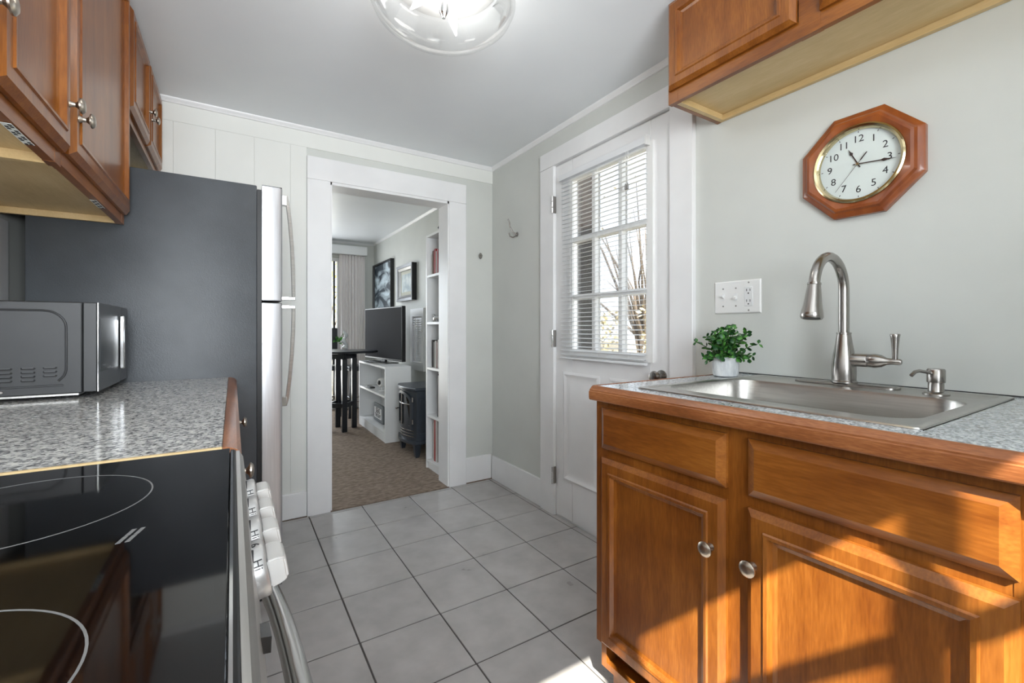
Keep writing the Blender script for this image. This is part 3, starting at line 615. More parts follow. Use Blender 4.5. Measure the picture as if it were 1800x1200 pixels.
def sticker(face, y0, y1, z0):
    s_ = MB().box(LX - 0.0185, LX - 0.0035, y0, y1, z0 - 0.0018, z0 - 0.0012).build('sticker', 'paper', face)
    n = int((y1 - y0) / 0.010)
    for i in range(n):
        for j in range(2):
            if (i + j) % 3: MB().box(LX - 0.0165 + j * 0.0065, LX - 0.0115 + j * 0.0065, y0 + 0.004 + i * 0.0098, y0 + 0.0105 + i * 0.0098, z0 - 0.0022, z0 - 0.0017).build('print_block', 'print_dark', s_)
sticker(f1, 1.125, 1.235, LZ - 0.0065); sticker(f2, 1.70, 1.80, LZ - 0.0005)

# left base cabinet and worktop
lb = root('base_cabinet', (-0.32, 1.45, 0), 'maple base cabinet with two knobbed drawers between range and fridge', 'cabinet')
bx('carcass', 'maple', lb, XL + 0.002, -0.014, 0.846, 2.050, 0.10, 0.880)
bx('toe_kick', 'maple_h', lb, XL + 0.01, -0.10, 0.850, 2.045, 0, 0.10)
m = MB()
for a, b in ((0.846, 0.875), (1.425, 1.47), (2.02, 2.050)): m.box(-0.0138, -0.008, a, b, 0.10, 0.882)
for a, b in ((0.101, 0.13), (0.70, 0.73), (0.86, 0.8815)): m.box(-0.0135, -0.0085, 0.86, 2.04, a, b)
m.build('face_frame', 'maple', lb)
for a, b in ((0.858, 1.437), (1.457, 2.038)):
    drawer_front(lb, -0.0078, 1, a, b, 0.735, 0.862, ((a + b) / 2, 0.797))
    cab_door(lb, -0.0078, 1, a, b, 0.125, 0.705, None, 0.018)
lw = root('range_side_worktop', (-0.32, 1.45, 0.882), 'speckled granite tile worktop with wooden edge below the microwave', 'worktop')
LT = 0.922
bx('core', 'stone_joint', lw, XL + 0.004, -0.0145, 0.846, 2.053, 0.883, LT - 0.004)
xs = [XL + 0.003, -0.36, -0.0145]; ysj = [0.853, 0.965, 1.27, 1.575, 1.88, 2.053]
for i in range(2):
    for j in range(5): MB().box(xs[i] + 0.0004, xs[i + 1] - 0.0004, ysj[j] + 0.0004, ysj[j + 1] - 0.0004, LT - 0.009, LT, bev=0.0005).build('stone_tile', 'granite_left', lw)
MB().prism([(-0.014, 0.846, 0.884), (0.008, 0.846, 0.884), (0.012, 0.846, 0.888), (0.012, 0.846, 0.910), (0.006, 0.846, 0.917), (-0.006, 0.846, 0.922), (-0.014, 0.846, 0.9225)], (0, 2.053 - 0.846, 0)).build('edge_strip', 'maple_edge', lw, smooth=True, angle=25)
bx('edge_strip', 'birch_ply', lw, XL + 0.003, -0.0145, 0.846, 0.8525, 0.884, 0.9225)

# ------------------------------------------------------------------ range
RY0, RY1 = 0.082, 0.842
rg = root('range', (-0.32, 0.46, 0), 'slide-in electric range with black glass cooktop and front knobs', 'range')
bx('body', 'steel', rg, XL + 0.006, -0.03, RY0, RY1, 0.02, 0.905)
m = MB(); m.prism([(-0.03, RY0, 0.775), (0.016, RY0, 0.775), (0.026, RY0, 0.80), (0.014, RY0, 0.905), (0.009, RY0, 0.915), (0.0042, RY0, 0.916), (0.0042, RY0, 0.912), (-0.03, RY0, 0.912)], (0, RY1 - RY0, 0)); cp = m.build('control_panel', 'steel_h', rg, smooth=True, angle=20)
bx('oven_door', 'steel', rg, -0.0295, 0.008, RY0 + 0.004, RY1 - 0.004, 0.16, 0.765, bev=0.004)
bx('storage_drawer', 'steel', rg, -0.0295, 0.006, RY0 + 0.004, RY1 - 0.004, 0.03, 0.15, bev=0.004)
bx('cooktop', 'black', rg, XL + 0.004, 0.004, RY0 - 0.002, RY1, 0.9125, 0.9185, bev=0.002)
gl = bx('glass_top', 'cooktop_glass', rg, XL + 0.012, -0.003, RY0 + 0.006, RY1 - 0.006, 0.9188, 0.9222, bev=0.0012)
bx('edge_trim', 'chrome', rg, -0.0022, 0.0, RY0 + 0.004, RY1 - 0.02, 0.9188, 0.9214)
def flat_ring(cx, cy, r0, r1, z, name, parent, mname, n=72):
    c = lambda r_: [(cx + r_ * math.cos(2 * math.pi * i / n), cy + r_ * math.sin(2 * math.pi * i / n), z) for i in range(n)]
    return MB().ring(c(r1), c(r0), (0, 0, 0.00025)).build(name, mname, parent)
for cx, cy, r_ in ((-0.192, 0.668, 0.112), (-0.172, 0.345, 0.100), (-0.46, 0.66, 0.085), (-0.46, 0.33, 0.110)):
    flat_ring(cx, cy, r_ - 0.0016, r_, 0.92215, 'burner_ring', gl, 'ring_print')
for i in range(2):
    for j in range(2): MB().prism([(-0.088 + i * 0.0065 + j * 0.004, 0.517 + j * 0.0155, 0.92215), (-0.0845 + i * 0.0065 + j * 0.004, 0.517 + j * 0.0155, 0.92215), (-0.081 + i * 0.0065 + j * 0.004, 0.531 + j * 0.0155, 0.92215), (-0.0845 + i * 0.0065 + j * 0.004, 0.531 + j * 0.0155, 0.92215)], (0, 0, 0.0003)).build('heat_mark', 'ring_print', gl)
KN = Vector((0.985, 0, 0.17)).normalized()
KU = Vector((-0.17, 0, 0.985)).normalized()
for i, yy in enumerate((0.790, 0.712, 0.634, 0.552)):
    c = Vector((0.019, yy, 0.852)); big = 1.06 if i == 3 else 0.98
    k = MB().lathe([(0.028 * big, 0), (0.028 * big, 0.010), (0.026 * big, 0.013), (0.021 * big, 0.014)], c, KN, 32).build('knob', 'knob_silver', cp, smooth=True)
    g = MB(); T = Vector((0, 1, 0)); b_ = c + KN * 0.013
    def rc(wy, wz, h_): return [b_ + T * (sy * wy * big) + KU * (sz * wz * big) + KN * h_ for sy, sz in ((-1, -1), (1, -1), (1, 1), (-1, 1))]
    g.loft([rc(0.022, 0.014, 0), rc(0.0215, 0.0135, 0.011), rc(0.020, 0.011, 0.017), rc(0.017, 0.009, 0.0185)])
    bmesh.ops.bevel(g.bm, geom=list(g.bm.edges), offset=0.0018, segments=2, affect='EDGES')
    g.build('grip', 'knob_white', cp, smooth=True)
    for s_, an in (('Hi', 18), ('6', -28), ('8', -66)) if i == 3 else (('Hi', 18),):
        a = math.radians(180 - 50 + an)
        rad = T * math.cos(a) + KU * math.sin(a); tan = T * (-math.sin(a)) * 1 + KU * math.cos(a)
        text_mesh('dial_mark', s_, 0.011 * big, c + rad * (0.0282 * big) + KN * 0.0055, tan, KN, 'print_dark', cp, extrude=0.0002)
    bx('dark_mark', 'print_dark', cp, 0.0150, 0.0175, yy - 0.041, yy - 0.036, 0.880, 0.890)  # small dark block on the panel between the knobs
MB().prism([(0.0155, 0.455, 0.85), (0.0155, 0.42, 0.858), (0.0155, 0.43, 0.838)], (0.012, 0, -0.002)).build('indicator', 'black_plastic', cp)
hp = [(0.010 + 0.050 * math.sin(math.pi * min(1, max(0, (0.80 - (0.80 - 0.10) * t - 0.10) / 0.70))) ** 0.35, 0.80 - 0.70 * t, 0.738) for t in [i / 24 for i in range(25)]]
MB().tube(hp, 0.0125, 12).build('handle', 'chrome_soft', rg, smooth=True)

# ------------------------------------------------------------------ fridge
fy0, fy1 = 2.062, 2.80
fg = root('fridge', (-0.2, 2.43, 0), 'black sided top-freezer refrigerator with stainless doors beside the doorway', 'refrigerator')
bx('body', 'fridge_black', fg, -0.572, 0.082, fy0, fy1, 0.03, 1.688, bev=0.004, seg=2)
bx('gasket', 'gasket', fg, 0.083, 0.099, fy0 + 0.010, fy1 - 0.010, 0.07, 1.675)
def fdoor(z0, z1):
    L = []
    for zz in (z0, z1):
        L.append([Vector((a, b, zz)) for a, b in ((0.1, fy0), (0.1, fy1), (0.165, fy1), (0.172, fy1 - 0.01), (0.176, (fy0 + fy1) / 2), (0.174, fy0 + 0.012), (0.168, fy0 + 0.003), (0.16, fy0))])
    m = MB().loft(L); return m.build('door', 'fridge_steel', fg, smooth=True, angle=30)
d1 = fdoor(1.228, 1.690); d2 = fdoor(0.06, 1.214)
for dd, z0, z1 in ((d1, 1.228, 1.690), (d2, 0.06, 1.214)):
    bx('edge_cap', 'black_plastic', dd, 0.1, 0.172, fy0 + 0.001, fy1 - 0.001, z1, z1 + 0.003); bx('edge_cap', 'black_plastic', dd, 0.1, 0.172, fy0 + 0.001, fy1 - 0.001, z0 - 0.003, z0)
bx('toe_grille', 'black_plastic', fg, -0.5, 0.10, fy0 + 0.01, fy1 - 0.01, 0.004, 0.029)
def fhandle(dd, pts):
    hy0, hy1 = fy0 + 0.035, fy0 + 0.062; L = []
    for x_, z_ in pts: L.append([Vector((x_ - 0.007, hy0, z_)), Vector((x_ + 0.004, hy0 + 0.002, z_)), Vector((x_ + 0.007, (hy0 + hy1) / 2, z_)), Vector((x_ + 0.004, hy1 - 0.002, z_)), Vector((x_ - 0.007, hy1, z_))])
    MB().loft(L).build('handle', 'steel', dd, smooth=True, angle=50)
fhandle(d1, [(0.192, 1.672), (0.198, 1.64), (0.207, 1.56), (0.215, 1.46), (0.219, 1.36), (0.221, 1.245)])
fhandle(d2, [(0.221, 1.196), (0.219, 1.10), (0.214, 1.00), (0.206, 0.90), (0.197, 0.82), (0.190, 0.79)])
for dd, z0, z1, xx in ((d1, 1.63, 1.672, 0.190), (d1, 1.232, 1.246, 0.222), (d2, 1.196, 1.21, 0.222), (d2, 0.785, 0.825, 0.190)):
    bx('handle_mount', 'chrome', dd, 0.172, xx + 0.004, fy0 + 0.034, fy0 + 0.063, z0, z1, bev=0.002)

# ------------------------------------------------------------------ microwave
MX0, MX1, my0, my1, mz0, mz1 = -0.615, -0.348, 1.652, 2.040, 0.936, 1.184
mw = root('microwave', (-0.48, 1.85, LT), 'grey countertop microwave with steel framed door beside the fridge', 'microwave')
bx('housing', 'micro_side', mw, MX0, MX1, my0, my1, mz0, mz1, bev=0.003)
bx('base_pan', 'steel_h', mw, MX0 + 0.01, MX1 - 0.01, my0 + 0.012, my1 - 0.01, mz0 - 0.006, mz0 + 0.001)
for a in (MX0 + 0.04, MX1 - 0.04):
    for b in (my0 + 0.04, my1 - 0.04): MB().lathe([(0.011, 0), (0.013, 0.009)], (a, b, LT), (0, 0, 1), 12).build('foot', 'black_plastic', mw)
# pressed outline and louvres on the near side
pth = [(MX0 + 0.005, 1.160), (-0.425, 1.160)]
for i in range(1, 7): a = math.pi / 2 * (1 - i / 6); pth.append((-0.425 + 0.045 * math.cos(a), 1.115 + 0.045 * math.sin(a)))
pth += [(-0.380, 1.00), (-0.384, 0.985), (-0.395, 0.972)]
MB().tube([(a, my0 - 0.0005, b) for a, b in pth], 0.0028, 8).build('pressed_rib', 'micro_side', mw, smooth=True)
MB().tube([(MX0 + 0.005, my0 - 0.0003, 0.958), (-0.385, my0 - 0.0003, 0.960)], 0.0025, 6).build('pressed_rib', 'micro_side', mw, smooth=True)
for c_, (x0, n) in enumerate(((-0.552, 4), (-0.509, 4), (-0.467, 4), (-0.426, 3))):
    for i in range(n):
        zz = 1.008 - i * 0.0105
        v = MB().loft([[Vector((x0 + u_, my0 - d_, zz + h_)) for u_, d_, h_ in ((0, -0.001, 0), (0.004, 0.003, 0.0022), (0.026, 0.003, 0.0022), (0.030, -0.001, 0))], [Vector((x0 + u_, my0 - d_, zz + h_)) for u_, d_, h_ in ((0.002, 0.0003, -0.003), (0.005, 0.0035, -0.0012), (0.025, 0.0035, -0.0012), (0.028, 0.0003, -0.003))]]).build('louvre', 'micro_side', mw)
        MB().box(x0 + 0.003, x0 + 0.027, my0 - 0.0008, my0 + 0.001, zz - 0.0052, zz - 0.0022).build('slot', 'black', mw)
MB().lathe([(0.004, 0), (0.003, 0.002)], (-0.500, my0, 0.948), (0, -1, 0), 10).build('screw', 'nickel', mw)
dm = bx('door', 'micro_side', mw, MX1 + 0.001, -0.318, my0, my1 - 0.11, mz0 + 0.002, mz1 - 0.001, bev=0.002)
bx('door_face', 'micro_front', dm, -0.3175, -0.315, my0, my1 - 0.112, mz0 + 0.002, mz1 - 0.001)
bx('door_glass', 'micro_glass', dm, -0.3149, -0.3138, my0 + 0.012, my1 - 0.116, mz0 + 0.055, mz1 - 0.045)
bx('edge_trim', 'chrome', dm, -0.3172, -0.3150, my0 - 0.0010, my0 + 0.0008, mz0 + 0.002, mz1 - 0.001)
cpn = bx('control_panel', 'micro_front', mw, MX1 + 0.001, -0.315, my1 - 0.108, my1, mz0 + 0.002, mz1 - 0.001, bev=0.002)
bx('handle', 'chrome', dm, -0.3137, -0.300, my1 - 0.132, my1 - 0.124, mz0 + 0.045, mz1 - 0.03, bev=0.003)
bx('display', 'micro_glass', cpn, -0.3149, -0.3138, my1 - 0.098, my1 - 0.012, mz1 - 0.06, mz1 - 0.03)

# ------------------------------------------------------------------ ceiling light
lx, ly = 0.606, 1.400
cl = root('ceiling_light', (lx, ly, ZC), 'clear glass bowl ceiling light with bare candle bulbs', 'ceiling light')
bowl = [(0.012, 2.062), (0.05, 2.0635), (0.10, 2.072), (0.15, 2.090), (0.195, 2.118), (0.222, 2.15), (0.234, 2.185), (0.231, 2.22), (0.214, 2.25), (0.192, 2.272), (0.186, 2.282)]
bowl = [(r_ * 1.04, 2.282 - (2.282 - z_) * 0.76) for r_, z_ in bowl]
MB().lathe(bowl, (lx, ly, 0), (0, 0, 1), 64, True, False).build('bowl', 'bowl_glass', cl, smooth=True, angle=60)
MB().lathe([(0.19, 0), (0.19, -0.010), (0.182, -0.016), (0.06, -0.022), (0.02, -0.024)], (lx, ly, ZC - 0.0), (0, 0, 1), 48).build('canopy', 'white_satin', cl, smooth=True)
MB().lathe([(0.010, -0.02), (0.010, -0.09), (0.016, -0.095), (0.016, -0.12), (0.006, -0.14)], (lx, ly, ZC), (0, 0, 1), 20).build('stem', 'chrome', cl, smooth=True)
for i in range(3):
    a = 0.75 + i * 2 * math.pi / 3; dv = Vector((math.cos(a) * 0.62, math.sin(a) * 0.62, -0.78)).normalized(); b_ = Vector((lx + 0.030 * math.cos(a), ly + 0.030 * math.sin(a), ZC - 0.030))
    MB().lathe([(0.012, 0), (0.012, 0.035)], b_, dv, 14).build('socket', 'white_plastic', cl, smooth=True)
    MB().lathe([(0.010, 0.035), (0.0165, 0.055), (0.0175, 0.068), (0.014, 0.09), (0.007, 0.112), (0.002, 0.128)], b_, dv, 18).build('bulb', 'bulb', cl, smooth=True)
    lamp('bulb_light', 'POINT', b_ + dv * 0.15, 0.5, (1, 0.97, 0.93), radius=0.03)

# ------------------------------------------------------------------ living room shell
LXR, LYB = 1.70, 6.40
struct(MB().box(LXR, LXR + 0.12, YB + 0.12, LYB + 0.12, 0, ZC).build('wall_living_right', 'wall'), 'beige grey living room wall with two framed pictures', 'wall')
struct(MB().box(-1.72, -1.6, YB, LYB + 0.12, 0, ZC).build('wall_living_left', 'wall'), 'plain beige grey living room wall out of sight on the left', 'wall')
GX0, GX1, GZT = -0.55, 1.26, 2.08
m = MB(); m.box(-1.6, GX0, LYB, LYB + 0.12, 0, ZC); m.box(GX1, LXR, LYB, LYB + 0.12, 0, ZC); m.box(GX0, GX1, LYB, LYB + 0.12, GZT, ZC); m.build
lwb = struct(m.build('wall_living_back', 'wall'), 'beige grey living room end wall around the glass patio door', 'wall')
struct(MB().prism([(LXR - a, YB + 0.12, ZC + b) for a, b in prof], (0, LYB - YB - 0.12, 0)).build('trim_7', 'trim', smooth=True), 'white crown moulding over the pictures in the living room', 'moulding')
struct(MB().prism([(-1.6, LYB - a, ZC + b) for a, b in prof], (LXR + 1.6, 0, 0)).build('trim_8', 'trim', smooth=True), 'white crown moulding above the patio door drapes', 'moulding')
pd = struct(MB().ring([(GX0, LYB + 0.03, 0), (GX1, LYB + 0.03, 0), (GX1, LYB + 0.03, GZT), (GX0, LYB + 0.03, GZT)], [(GX0 + 0.05, LYB + 0.03, 0.06), (GX1 - 0.05, LYB + 0.03, 0.06), (GX1 - 0.05, LYB + 0.03, GZT - 0.05), (GX0 + 0.05, LYB + 0.03, GZT - 0.05)], (0, 0.05, 0)).build('window_2', 'trim'), 'white framed glass patio door at the far end of the living room', 'window')
for xx in (0.30, 0.36, 1.16): MB().box(xx, xx + 0.025, LYB + 0.035, LYB + 0.07, 0.05, GZT - 0.04).build('stile', 'black_plastic' if xx > 1 else 'trim', pd)
MB().box(GX0 + 0.05, 0.30, LYB + 0.05, LYB + 0.056, 0.06, GZT - 0.05).build('pane', 'pane', pd); MB().box(0.385, GX1 - 0.05, LYB + 0.05, LYB + 0.056, 0.06, GZT - 0.05).build('pane', 'pane', pd)

# drapes and valance
va = tag(MB().box(-0.75, 1.575, LYB - 0.13, LYB - 0.001, 2.115, 2.235, bev=0.004).build('valance', 'white_satin', smooth=True), 'long white boxed valance above the patio door', 'valance')
dp = root('drape', (1.39, LYB - 0.07, 0.02), 'pale pleated drape gathered at the right of the patio door', 'drape')
def drape_mesh(x0, x1, n, y, zb, zt, amp):
    m = MB(); fr_ = []; N = n * 8
    for k in range(2):
        fr_.append([Vector((x0 + (x1 - x0) * i / N, y + amp * math.sin(2 * math.pi * i / 8) + 0.004 * math.sin(i * 1.7), (zb, zt)[k])) for i in range(N + 1)] + [Vector((x0 + (x1 - x0) * i / N, y + 0.004 + amp * math.sin(2 * math.pi * i / 8) + 0.004 * math.sin(i * 1.7), (zb, zt)[k])) for i in range(N, -1, -1)])
    return m.loft(fr_)
drape_mesh(1.215, 1.56, 9, LYB - 0.068, 0.03, 2.112, 0.024).build('cloth', 'drape', dp, smooth=True, angle=80)

# bookcase right beyond the doorway
BXF, BXB, BY0, BY1, BT = 1.306, 1.62, 3.025, 3.372, 1.85
bk = root('bookcase', (1.46, 3.2, 0.006), 'tall narrow white bookcase just beyond the doorway', 'bookcase')
bx('side_panel', 'white_satin', bk, BXF, BXB, BY0, BY0 + 0.018, 0.006, BT); bx('side_panel', 'white_satin', bk, BXF, BXB, BY1 - 0.018, BY1, 0.006, BT)
bx('back_panel', 'white_satin', bk, BXB - 0.008, BXB, BY0 + 0.018, BY1 - 0.018, 0.006, BT)
SHZ = [0.075, 0.431, 0.806, 1.162, 1.532, 1.85]
for z_ in SHZ: bx('shelf', 'white_satin', bk, BXF + 0.002, BXB - 0.009, BY0 + 0.0185, BY1 - 0.0185, z_ - 0.018, z_)
bx('plinth', 'white_satin', bk, BXF + 0.01, BXF + 0.025, BY0 + 0.0185, BY1 - 0.0185, 0.006, 0.056)
def book(y0, th, z0, h_, d_, cover, label, grp, dx=0.0):
    r_ = root('book', (BXF + 0.03 + dx + d_ / 2, y0 + th / 2, z0), label, 'book', grp)
    x0 = BXF + 0.03 + dx
    m = MB(); m.box(x0, x0 + d_, y0, y0 + 0.002, z0, z0 + h_); m.box(x0, x0 + d_, y0 + th - 0.002, y0 + th, z0, z0 + h_); m.box(x0, x0 + 0.002, y0, y0 + th, z0, z0 + h_); m.build('cover', cover, r_)
    bx('pages', 'book_white', r_, x0 + 0.0025, x0 + d_ - 0.004, y0 + 0.0025, y0 + th - 0.0025, z0 + 0.003, z0 + h_ - 0.004)
def row(z0, items, ys, grp):
    y = ys
    for th, h_, d_, cov, lab in items:
        book(y - th, th - 0.0008, z0 + 0.0003, h_, d_, cov, lab, grp); y -= th
row(1.532, [(0.026, 0.17, 0.13, 'book_white', 'pale book at the far end of the bookcase shelf with red spines'), (0.030, 0.19, 0.14, 'book_brown', 'rust brown book second on the shelf with red spines'), (0.034, 0.20, 0.14, 'book_red', 'thick red book on the upper bookcase shelf'), (0.022, 0.18, 0.13, 'book_white', 'thin white book between two red books on the upper shelf'), (0.030, 0.19, 0.14, 'book_red', 'red book nearest the doorway on the upper bookcase shelf')], 3.335, 'books on the upper shelf')
row(0.806, [(0.034, 0.215, 0.15, 'book_dark', 'black binder at the far end of the middle bookcase shelf'), (0.026, 0.20, 0.14, 'book_grey', 'grey book second on the middle bookcase shelf'), (0.030, 0.21, 0.15, 'book_white', 'white book standing upright on the middle bookcase shelf'), (0.028, 0.20, 0.15, 'book_brown', 'brown book fourth on the middle bookcase shelf'), (0.03, 0.22, 0.15, 'book_white', 'tall white book nearest the doorway on the middle shelf')], 3.325, 'books on the middle shelf')
row(0.431, [(0.016, 0.33, 0.2, 'book_dark', 'tall thin black folder on the second lowest bookcase shelf'), (0.02, 0.32, 0.2, 'book_white', 'tall white folder beside the thin black folder')], 3.215, 'folders on the low shelf')
row(0.075, [(0.022, 0.30, 0.2, 'book_white', 'white spined book on the bottom shelf left of the red one'), (0.030, 0.332, 0.22, 'book_red', 'tall bright red book on the bottom bookcase shelf'), (0.026, 0.32, 0.22, 'book_white', 'white book right of the tall red book on the bottom shelf')], 3.300, 'books on the bottom shelf')
bi = root('bird_figurine', (BXF + 0.045, 3.272, 1.162), 'small silver bird figurine on an empty bookcase shelf', 'figurine')
MB().lathe([(0.002, -0.05), (0.014, -0.035), (0.022, -0.01), (0.022, 0.012), (0.014, 0.03), (0.003, 0.062)], (BXF + 0.045, 3.272, 1.19), (0.1, -1, 0.15), 14).build('body', 'chrome', bi, smooth=True)
MB().lathe([(0.002, -0.016), (0.012, -0.008), (0.013, 0.004), (0.006, 0.014), (0.001, 0.028)], (BXF + 0.040, 3.310, 1.215), (-0.2, 0.5, 0.3), 12).build('head', 'chrome', bi, smooth=True)
MB().lathe([(0.016, 0), (0.010, 0.006), (0.004, 0.02)], (BXF + 0.045, 3.272, 1.1625), (0, 0, 1), 12).build('base', 'chrome', bi, smooth=True)
sc_ = root('scroll_ornament', (BXF + 0.045, 3.205, 1.8505), 'small black scrolled metal ornament on top of the bookcase', 'ornament')
m = MB(); m.tube([(BXF + 0.045 + 0.004 * i, 3.205 + (0.028 - 0.0010 * i) * math.cos(i * 0.5), 1.889 + (0.030 - 0.0010 * i) * math.sin(i * 0.5)) for i in range(22)], 0.0045, 6); m.build('scroll', 'black', sc_, smooth=True)
MB().lathe([(0.03, 0), (0.03, 0.006), (0.006, 0.010), (0.006, 0.05)], (BXF + 0.045, 3.205, 1.8505), (0, 0, 1), 14).build('foot', 'black', sc_, smooth=True)

# louvred shutter on the living room wall
su = root('louvred_shutter', (LXR, 4.575, 0.665), 'small white louvred shutter on the wall between television and bookcase', 'shutter')
m = MB(); a, b, c, d = 4.375, 4.775, 0.665, 1.325
for q in ((a, a + 0.06, c, d), (b - 0.06, b, c, d), (a + 0.06, b - 0.06, c, c + 0.085), (a + 0.06, b - 0.06, d - 0.085, d)): m.box(LXR - 0.035, LXR - 0.002, q[0], q[1], q[2], q[3])
m.build('frame', 'white_satin', su)
z_ = c + 0.098
while z_ < d - 0.098:
    MB().prism([(LXR - 0.028, a + 0.06, z_ - 0.014), (LXR - 0.026, a + 0.06, z_ - 0.015), (LXR - 0.014, a + 0.06, z_ + 0.012), (LXR - 0.016, a + 0.06, z_ + 0.013)], (0, b - a - 0.12, 0)).build('louvre', 'white_satin', su); z_ += 0.024
bx('backing', 'white_satin', su, LXR - 0.012, LXR - 0.002, a + 0.0605, b - 0.0605, c + 0.0855, d - 0.0855)
bx('tilt_rod', 'white_plastic', su, LXR - 0.044, LXR - 0.036, 4.595, 4.61, c + 0.1, d - 0.1)
MB().lathe([(0.005, 0), (0.005, 0.01), (0.010, 0.014), (0.008, 0.022)], (LXR - 0.035, a + 0.025, 1.08), (-1, 0, 0), 12).build('knob', 'chrome', su, smooth=True)

# electric stove
sv = root('electric_stove', (1.45, 3.85, 0.006), 'dark blue black cast iron style stove heater beside the bookcase', 'stove')
def bow(x, ins, z, n=10, bulge=0.055):
    y0, y1 = 3.635 + ins, 4.075 - ins; pts = [Vector((1.60, y0, z))]
    pts = [Vector((1.60 - ins * 0, y1, z)), Vector((1.60, y0, z))]
    for i in range(n + 1):
        t = i / n; pts.append(Vector((x - bulge * math.sin(math.pi * t) + ins, y0 + (y1 - y0) * t, z)))
    return pts
XS = 1.318
MB().loft([bow(XS, 0.012, 0.145), bow(XS, 0.012, 0.575)]).build('body', 'stove_iron', sv, smooth=True, angle=30)
MB().loft([bow(XS, -0.004, 0.575), bow(XS, -0.012, 0.582), bow(XS, -0.012, 0.597), bow(XS, -0.004, 0.604)]).build('top_plate', 'stove_iron', sv, smooth=True, angle=30)
MB().loft([bow(XS, 0.0, 0.115), bow(XS, -0.008, 0.125), bow(XS, -0.006, 0.145)]).build('base_plate', 'stove_iron', sv, smooth=True, angle=30)
for xx, yy in ((1.34, 3.67), (1.34, 4.04), (1.57, 3.67), (1.57, 4.04)):
    MB().loft([[Vector((xx + sx * r_, yy + sy * r_, z_)) for sx, sy in ((-1, -1), (1, -1), (1, 1), (-1, 1))] for r_, z_ in ((0.016, 0.006), (0.020, 0.03), (0.030, 0.116))]).build('leg', 'stove_iron', sv)
def front_x(y): t = (y - 3.647) / (4.063 - 3.647); return XS - 0.055 * math.sin(math.pi * t) + 0.012
def arch(y0, y1, z0, z1, n=10):
    c_ = (y0 + y1) / 2; r_ = (y1 - y0) / 2; rise = r_ * 0.55
    return [(y1, z0), (y0, z0)] + [(c_ - r_ * math.cos(math.pi * i / n), z1 - rise + rise * math.sin(math.pi * i / n)) for i in range(n + 1)]
o_, i_ = arch(3.69, 4.02, 0.245, 0.565), arch(3.715, 3.995, 0.270, 0.542)
sd = MB().loft([[Vector((front_x(y) - d, y, z)) for y, z in o_] for d in (0,)] + [[Vector((front_x(y) - 0.014, y, z)) for y, z in o_], [Vector((front_x(y) - 0.014, y, z)) for y, z in i_], [Vector((front_x(y) + 0.001, y, z)) for y, z in i_]], False, False).build('door', 'stove_iron', sv, smooth=True, angle=30)
MB().loft([[Vector((front_x(y) - 0.001, y, z)) for y, z in i_], [Vector((front_x(y) - 0.004, y, z)) for y, z in i_]]).build('glass', 'cooktop_glass', sd)
for yy in (3.855,): MB().tube([(front_x(yy) - 0.008, yy, 0.27), (front_x(yy) - 0.008, yy, 0.54)], 0.008, 8).build('bar', 'nickel', sd, smooth=True)
MB().tube([(front_x(y) - 0.008, y, 0.455) for y in [3.715 + 0.028 * k for k in range(11)]], 0.006, 8).build('bar', 'nickel', sd, smooth=True)
for zz in (0.18, 0.205, 0.230): MB().tube([(front_x(y) - 0.002, y, zz) for y in [3.68 + 0.035 * k for k in range(11)]], 0.0035, 6).build('grille_bar', 'nickel', sv, smooth=True)
MB().lathe([(0.006, 0), (0.006, 0.02), (0.012, 0.026), (0.008, 0.034)], (front_x(3.99) - 0.012, 3.99, 0.39), (-1, 0, 0), 12).build('latch', 'nickel', sd, smooth=True)
for zz in (0.29, 0.48): MB().lathe([(0.008, 0), (0.008, 0.04)], (front_x(3.685) - 0.008, 3.685, zz), (0, 0, 1), 10).build('hinge', 'nickel', sd, smooth=True)
MB().frame((1.35, 3.6465, 0.20), (1, 0, 0), (0, 0, 1), (0, -1, 0), 0.20, 0.31, [(0, 0), (0.0, 0.006), (0.012, 0.006), (0.02, 0.002)]).build('side_panel', 'stove_iron', sv)

# television stand and television
ts = root('television_stand', (1.37, 4.8, 0.006), 'low white two-shelf cabinet under the television', 'television stand')
tx0, tx1, ty0, ty1, tz = 1.243, 1.50, 4.277, 5.33, 0.739
bx('side_panel', 'white_satin', ts, tx0, tx1, ty0, ty0 + 0.02, 0.006, tz - 0.02); bx('side_panel', 'white_satin', ts, tx0, tx1, ty1 - 0.02, ty1, 0.006, tz - 0.02)
bx('top', 'white_satin', ts, tx0, tx1, ty0, ty1, tz - 0.0198, tz); bx('shelf', 'white_satin', ts, tx0 + 0.004, tx1 - 0.009, ty0 + 0.0205, ty1 - 0.0205, 0.434, 0.454)
bx('shelf', 'white_satin', ts, tx0 + 0.004, tx1 - 0.009, ty0 + 0.0205, ty1 - 0.0205, 0.08, 0.10); bx('plinth', 'white_satin', ts, tx0 + 0.003, tx0 + 0.018, ty0 + 0.0205, ty1 - 0.0205, 0.006, 0.08)
bx('back_panel', 'white_satin', ts, tx1 - 0.008, tx1, ty0 + 0.0205, ty1 - 0.0205, 0.006, tz - 0.02)
A, B = Vector((1.470, 4.43, 0)), Vector((1.345, 5.42, 0)); ctr = (A + B) / 2; dv = (B - A).normalized(); rz = math.atan2(dv.y, dv.x); hl = (B - A).length / 2
tv = root('television', (ctr.x, ctr.y, tz), 'large black flat screen television on the white cabinet', 'television', rz=rz)
def loc(name, m_, par, *a, bev=0.0): return MB().box(*a, bev=bev).build(name, m_, par, local=True, smooth=bev > 0)
loc('casing', 'black_plastic', tv, -hl, hl, -0.03, 0.012, 0.03, 0.605, bev=0.004)
loc('screen', 'tv_screen', tv, -hl + 0.012, hl - 0.012, 0.0121, 0.0135, 0.05, 0.592)
loc('back_cover', 'black_plastic', tv, -hl * 0.6, hl * 0.6, -0.055, -0.0302, 0.08, 0.45, bev=0.01)
